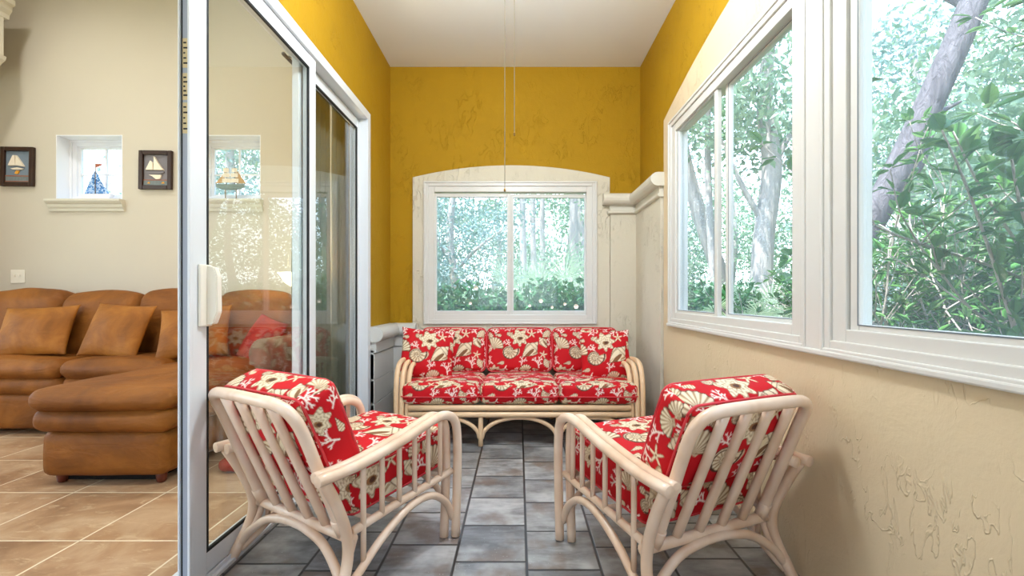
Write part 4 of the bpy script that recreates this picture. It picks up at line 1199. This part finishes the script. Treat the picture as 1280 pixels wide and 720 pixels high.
# specific trees seen through the right windows
make_tree('leaning_oak', 'grey oak trunk leaning to the right across the near right window', 'tree', (2.75, 4.9, -.25),
          [(0, 0, 0), (.55, -.2, 1.6), (.95, -.3, 2.5), (1.25, -.35, 3.2), (1.65, -.4, 4.2), (2.1, -.3, 5.4), (2.6, 0, 6.6)], [.15, .135, .125, .12, .115, .10, .08],
          [((2.6, .5, 6.6), (2.4, 2.0, 1.0)), ((4.0, 1.8, 3.8), (1.6, 1.4, 1.8))], 'leaf_tree', 4200, .065, bark_='bark',
          branches=[([(.95, -.3, 2.5), (1.3, -.2, 2.7), (1.75, .1, 3.3), (2.3, .4, 3.6)], [.07, .05, .035, .015]), ([(1.65, -.4, 4.2), (1.4, .2, 5.0), (1.1, .8, 5.8)], [.07, .05, .02])], seed=3)
make_tree('slender_oak', 'pale upright trunk in the far right window', 'tree', (4.15, 8.0, -.25),
          [(0, 0, 0), (.02, 0, 1.2), (.08, 0, 2.4), (.22, 0, 3.6), (.15, .1, 4.8), (.35, .2, 6.4)], [.21, .19, .17, .16, .13, .08],
          [((.2, .2, 5.0), (1.3, 1.2, 1.5))], 'leaf_tree', 3200, .07, bark_='barkpale',
          branches=[([(.1, 0, 2.6), (-.3, 0, 3.3), (-.7, .1, 4.3)], [.06, .045, .02]), ([(.2, 0, 3.5), (.6, .1, 4.2), (1.2, .2, 4.8)], [.06, .045, .02])], seed=5)
make_tree('tilted_pine', 'pale trunk leaning left in the far right window, nearest the corner', 'tree', (4.25, 9.0, -.25),
          [(0, 0, 0), (-.25, 0, 1.5), (-.75, 0, 3.0), (-1.1, 0, 4.4), (-1.3, .1, 6.2)], [.18, .16, .14, .12, .08],
          [((-1.2, .3, 6.0), (1.2, 1.1, 1.2))], 'leaf_tree', 2400, .07, bark_='barkpale', seed=6)
make_tree('slender_pine', 'thin bare trunk between the two big trunks in the far right window', 'tree', (3.75, 8.6, -.25),
          [(0, 0, 0), (-.15, 0, 2), (-.2, .1, 4), (-.15, .1, 7.0)], [.085, .075, .06, .03], [((-.2, .2, 7), (1.0, 1.0, .9))], 'leaf_tree', 1400, .07, bark_='barkpale', seed=7)
# pale trunks seen through the back window
for i, (px, d, r_, lab) in enumerate(((665, 13, .09, 'thin pale pine trunk behind the palmettos, leftmost of four'), (677, 15, .10, 'tall pale pine trunk behind the palmettos, second of four'),
                                      (652, 12, .10, 'short pale pine trunk near the window meeting rail'), (716, 14, .16, 'thickest pale pine trunk at the right of the back window'))):
    x = (px-VX)/F*d
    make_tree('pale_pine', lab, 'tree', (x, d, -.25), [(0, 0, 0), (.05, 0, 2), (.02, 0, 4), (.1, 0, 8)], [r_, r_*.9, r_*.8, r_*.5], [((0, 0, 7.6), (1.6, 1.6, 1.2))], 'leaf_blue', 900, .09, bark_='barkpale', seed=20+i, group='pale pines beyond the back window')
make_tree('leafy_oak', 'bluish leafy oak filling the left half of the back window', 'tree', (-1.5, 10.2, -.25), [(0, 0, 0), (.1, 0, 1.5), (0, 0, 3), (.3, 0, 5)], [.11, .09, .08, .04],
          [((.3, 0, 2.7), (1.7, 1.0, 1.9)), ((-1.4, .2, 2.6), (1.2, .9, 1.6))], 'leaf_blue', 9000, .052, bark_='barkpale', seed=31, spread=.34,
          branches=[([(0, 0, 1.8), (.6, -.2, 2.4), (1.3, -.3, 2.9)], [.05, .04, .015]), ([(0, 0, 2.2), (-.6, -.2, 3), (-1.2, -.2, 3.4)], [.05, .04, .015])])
# background woodland: a few kinds copied around
protos = []
for k, (lm, ht) in enumerate((('leaf_tree', 7.5), ('leaf_blue', 8.5), ('leaf_tree', 6.0))):
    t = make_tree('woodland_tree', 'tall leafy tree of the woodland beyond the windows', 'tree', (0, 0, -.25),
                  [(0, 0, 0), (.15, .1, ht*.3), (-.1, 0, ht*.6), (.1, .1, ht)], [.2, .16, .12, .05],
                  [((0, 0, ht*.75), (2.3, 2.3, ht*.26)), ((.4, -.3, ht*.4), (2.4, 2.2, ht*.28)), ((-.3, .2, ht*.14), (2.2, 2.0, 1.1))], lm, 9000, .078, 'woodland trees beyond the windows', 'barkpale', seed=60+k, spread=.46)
    protos.append(t)
spots = [(-6.5, 16), (-3.4, 17), (-.8, 18.5), (2.2, 17), (5.4, 19), (7.2, 15.5), (10, 14), (9.0, 10.5), (12.5, 11), (8.2, 7.2), (11.5, 7.2), (14.5, 8),
         (7.4, 4.2), (10.4, 3.8), (13.8, 4.2), (8.6, 1.0), (12, .6), (9.6, -2.2), (-4.6, 12.5), (-7.5, 12), (15.5, 14), (2.5, 22), (-4, 22), (8.5, 20), (-10, 15)]
rr = random.Random(4)
for i, (x, y) in enumerate(spots):
    p = protos[i % 3]
    if i < 3: p.location = (x, y, -.25); o = p
    else: o = dup(p, (x, y, -.25), rr.uniform(0, 6.28))
    s = rr.uniform(.85, 1.2); o.scale = (s, s, s)
    o.rotation_euler = (0, 0, rr.uniform(0, 6.28))

# clipped hedge below the back window
hg = thing('hedge', 'dark green leafy hedge below the back window', 'hedge', (.3, 7.4, -.25))
r = np.random.default_rng(70)
n = 26000
u = r.uniform(-3.4, 3.4, n); a = r.uniform(-.15*PI, 1.15*PI, n); rad = r.uniform(.75, 1.06, n)
hh = 1.58+.07*np.sin(u*2.1)+.05*np.sin(u*5.3+1)
C = np.stack([u, -.55*np.cos(a)*rad, .15+(hh-.15)*np.clip(np.abs(np.sin(a))**.6, 0, 1)*rad*r.uniform(.25, 1.03, n)**.25], 1)
leaf_mesh('foliage', C, .06, M['leaf_hedge'], hg, seed=71)
b = BM()
for k in range(9):
    x = -3+.75*k; add_tube(b, [(x, 0, 0), (x+.1, .02, .6), (x-.05, 0, 1.2)], .02, 6, 2)
obj('stem', b, M['bark'], hg)
fr_ = random.Random(8)
for k in range(7):
    px = (588, 595, 662, 676, 690, 706, 720)[k]; py = (379, 360, 382, 376, 384, 380, 383)[k]
    p = P3(px, py, 6.83); b = BM(); R = fr_.uniform(.016, .028)
    for q in range(6):
        a = 2*PI*q/6; d = Vector((math.cos(a), -.35, math.sin(a)))
        pts = [Vector((0, 0, 0)), d*R+Vector((-math.sin(a), 0, math.cos(a)))*R*.5, d*R*1.3, d*R-Vector((-math.sin(a), 0, math.cos(a)))*R*.5]
        b.faces.new([b.verts.new(v) for v in pts])
    o = obj('flower', b, M['flower'], hg); o.location = p-Vector(hg.location)

# palmettos
def fan_palm(label, loc, n, L, seed, group):
    t = thing('palmetto', label, 'palm', loc, 0, group); r = random.Random(seed)
    b = BM(); add_tube(b, [(0, 0, 0), (.03, 0, .3), (0, .02, .6)], [.11, .10, .07], 8, 3); obj('trunk', b, M['bark'], t)
    for k in range(n):
        az = 2*PI*k/n+r.uniform(-.2, .2); el = r.uniform(.5, 1.4); ln = L*r.uniform(.7, 1.1)
        d = Vector((math.cos(az)*math.cos(el), math.sin(az)*math.cos(el), math.sin(el)))
        hub = Vector((0, 0, .55))+d*ln; side = Vector((-math.sin(az), math.cos(az), 0)); up = side.cross(d)
        b = BM(); add_tube(b, [Vector((0, 0, .5)), Vector((0, 0, .55))+d*ln*.5, hub], .009, 5, 2)
        for j in range(15):
            a = -1.5+3.0*j/14; dd = (d*math.cos(a)+side*math.sin(a)).normalized(); w = (side*math.cos(a)-d*math.sin(a))*.013
            bl = .56*ln*(1-.18*abs(a)); tip = hub+dd*bl+Vector((0, 0, -.12*bl)); mid = hub+dd*bl*.5+up*.01
            v = [b.verts.new(p) for p in (hub, mid+w, tip, mid-w)]; b.faces.new(v)
        obj('frond', b, M['palm'], t, fix=False)
    return t
PGp = 'palmettos beyond the back window'
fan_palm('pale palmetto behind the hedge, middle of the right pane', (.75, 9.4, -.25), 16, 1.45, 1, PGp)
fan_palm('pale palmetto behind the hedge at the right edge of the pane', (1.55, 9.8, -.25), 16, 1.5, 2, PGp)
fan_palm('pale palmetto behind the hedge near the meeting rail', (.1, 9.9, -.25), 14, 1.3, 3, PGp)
fan_palm('green palmetto at the foot of the upright trunk in the far right window', (3.75, 7.0, -.25), 18, .8, 4, None)
fan_palm('green palmetto at the left of the far right window', (2.75, 7.6, -.25), 18, .9, 5, None)

# camellia shrub close outside the near right window
def shrub(name, label, loc, stems, seed, leafL, mat='leaf_dark', extra=()):
    t = thing(name, label, 'shrub', loc); r = random.Random(seed)
    leaves = []
    def leaf(p, d, L):
        d = d.normalized(); s = d.cross(Vector((r.uniform(-.4, .4), r.uniform(-.4, .4), 1))).normalized(); n = s.cross(d)
        w = L*.27
        prof = [(0, 0), (.25, .8), (.5, 1.0), (.75, .7), (1, 0)]
        leaves.append((p, d, s, n, L, w, prof))
    def grow(p, d, L, rad, depth, tb):
        pts = [p]; q = p.copy(); dd = d.copy(); k = 4
        for i in range(k):
            dd = (dd+Vector((r.uniform(-.22, .22), r.uniform(-.22, .22), r.uniform(-.05, .2)))).normalized(); q = q+dd*L/k; pts.append(q.copy())
        add_tube(tb, pts, [rad*(1-.12*i) for i in range(k+1)], 5, 2)
        if depth == 0:
            for i in range(1, k+1):
                for _ in range(2 if i < k else 4):
                    e = (dd*.6+Vector((r.gauss(0, 1), r.gauss(0, 1), r.gauss(0, .6)))).normalized()
                    leaf(pts[i]+e*.01, e, leafL*r.uniform(.7, 1.2))
            return
        for i in range(1, k+1):
            for _ in range(2 if i > 1 else 1):
                e = (dd*.9+Vector((r.gauss(0, .7), r.gauss(0, .7), r.gauss(.15, .5)))).normalized()
                grow(pts[i], e, L*r.uniform(.45, .7), rad*.55, depth-1, tb)
    for (p, d, L) in stems:
        tb = BM(); grow(Vector(p), Vector(d).normalized(), L, .015, 2, tb)
        obj('stem', tb, M['twig'], t)
    for pts in extra:
        tb = BM(); P = [Vector(p)-Vector(loc) for p in pts]; add_tube(tb, P, [.009, .007, .006, .004][:len(P)], 6, 4); obj('stem', tb, M['twig'], t)
        cm = catmull(P, 7)
        for i in range(5, len(cm)):
            for _ in range(1 if i < len(cm)-1 else 3):
                d = (cm[i]-cm[i-1]).normalized()
                e = (d*.5+Vector((r.gauss(0, .8), r.gauss(0, .8), r.gauss(.2, .6)))).normalized(); leaf(cm[i], e, leafL*1.25)
    b = BM()
    for p, d, s, n, L, w, prof in leaves:
        mid = [b.verts.new(p+d*L*u-n*L*.10*u*u) for u, _ in prof]
        lf = [b.verts.new(p+d*L*u+s*w*v+n*w*.25*v-n*L*.10*u*u) for u, v in prof[1:-1]]; rt = [b.verts.new(p+d*L*u-s*w*v+n*w*.25*v-n*L*.10*u*u) for u, v in prof[1:-1]]
        for side_ in (lf, rt):
            b.faces.new([mid[0], side_[0], mid[1]])
            for i in range(2): b.faces.new([mid[i+1], side_[i], side_[i+1], mid[i+2]])
            b.faces.new([mid[3], side_[2], mid[4]])
    for f in b.faces: f.smooth = True
    obj('foliage', b, M[mat], t, fix=False)
    return t
rs = random.Random(15)
stems = [((rs.uniform(-.3, .45), rs.uniform(-.5, .6), 0), (rs.uniform(-.14, .3), rs.uniform(-.3, .35), 1), rs.uniform(1.0, 1.5)) for _ in range(20)]
shrub('camellia_shrub', 'glossy green camellia shrub close outside the near right window', (2.65, 1.45, -.25), stems, 9, .095,
      extra=[[(2.3, 2.0, .4), (2.1, 2.0, 1.1), (1.95, 2.0, 1.55), (1.78, 1.95, 1.82)], [(2.2, 1.7, .4), (2.0, 1.55, 1.2), (1.85, 1.5, 1.6), (1.72, 1.46, 1.86)], [(2.5, 1.4, .5), (2.25, 1.45, 1.3), (2.0, 1.45, 1.75), (1.65, 1.38, 2.0)],
             [(2.6, 2.0, .4), (2.35, 2.1, 1.2), (2.1, 2.1, 1.6), (1.92, 2.05, 1.85)], [(2.3, 1.6, .4), (2.0, 1.7, 1.1), (1.8, 1.65, 1.4), (1.7, 1.6, 1.6)]])
stems = [((rs.uniform(-.45, .45), rs.uniform(-.5, .5), 0), (rs.uniform(-.25, .3), rs.uniform(-.3, .35), 1), rs.uniform(.9, 1.3)) for _ in range(16)]
shrub('camellia_shrub', 'second glossy camellia shrub outside, farther along behind the first', (3.1, 2.9, -.25), stems, 10, .08)
stems = [((rs.uniform(-.5, .5), rs.uniform(-.5, .5), 0), (rs.uniform(-.3, .3), rs.uniform(-.3, .3), 1), rs.uniform(.7, 1.1)) for _ in range(9)]
shrub('understory_shrub', 'light green shrub beyond the camellia under the leaning oak', (4.6, 3.2, -.25), stems, 21, .06, 'leaf_tree')
stems = [((rs.uniform(-.15, .15), rs.uniform(-.15, .15), 0), (rs.uniform(-.2, .2), rs.uniform(-.2, .2), 1), rs.uniform(.8, 1.0)) for _ in range(3)]
shrub('sapling', 'small glossy green sapling at the near edge of the far right window', (2.35, 3.6, -.25), stems, 23, .075)

# ------------------------------------------------------------------ light, world, camera
w = bpy.data.worlds.new('World'); SC.world = w; w.use_nodes = True
nt = w.node_tree; nt.nodes.clear()
out = nt.nodes.new('ShaderNodeOutputWorld'); bg = nt.nodes.new('ShaderNodeBackground')
tc = nt.nodes.new('ShaderNodeTexCoord'); sx = nt.nodes.new('ShaderNodeSeparateXYZ'); rp = nt.nodes.new('ShaderNodeValToRGB')
nt.links.new(tc.outputs['Generated'], sx.inputs[0]); nt.links.new(sx.outputs[2], rp.inputs[0])
e = rp.color_ramp.elements; e[0].position = 0; e[0].color = (.90, .96, 1, 1); e[1].position = .75; e[1].color = (.42, .66, 1, 1)
nt.links.new(rp.outputs[0], bg.inputs[0]); bg.inputs[1].default_value = 5.0; nt.links.new(bg.outputs[0], out.inputs[0])
S = bpy.data.lights.new('sun', 'SUN'); S.energy = 16; S.angle = math.radians(1.0); S.color = (1, .97, .9)
so = bpy.data.objects.new('sun', S); COL.objects.link(so)
so.rotation_euler = Vector((.30, .20, -.93)).to_track_quat('-Z', 'Y').to_euler()

cam = bpy.data.cameras.new('camera'); cam.sensor_width = 36; cam.lens = F/1280*36
cam.shift_x = -(VX-640)/1280; cam.shift_y = (VY-360)/1280
cam.clip_start = .05; cam.clip_end = 200
cob = bpy.data.objects.new('camera', cam); COL.objects.link(cob); cob.location = (0, 0, H); cob.rotation_euler = (PI/2, 0, 0)
SC.camera = cob
vs = SC.view_settings; vs.view_transform = 'Standard'; vs.look = 'None'; vs.gamma = 1; vs.use_curve_mapping = False
vs.exposure = -0.15
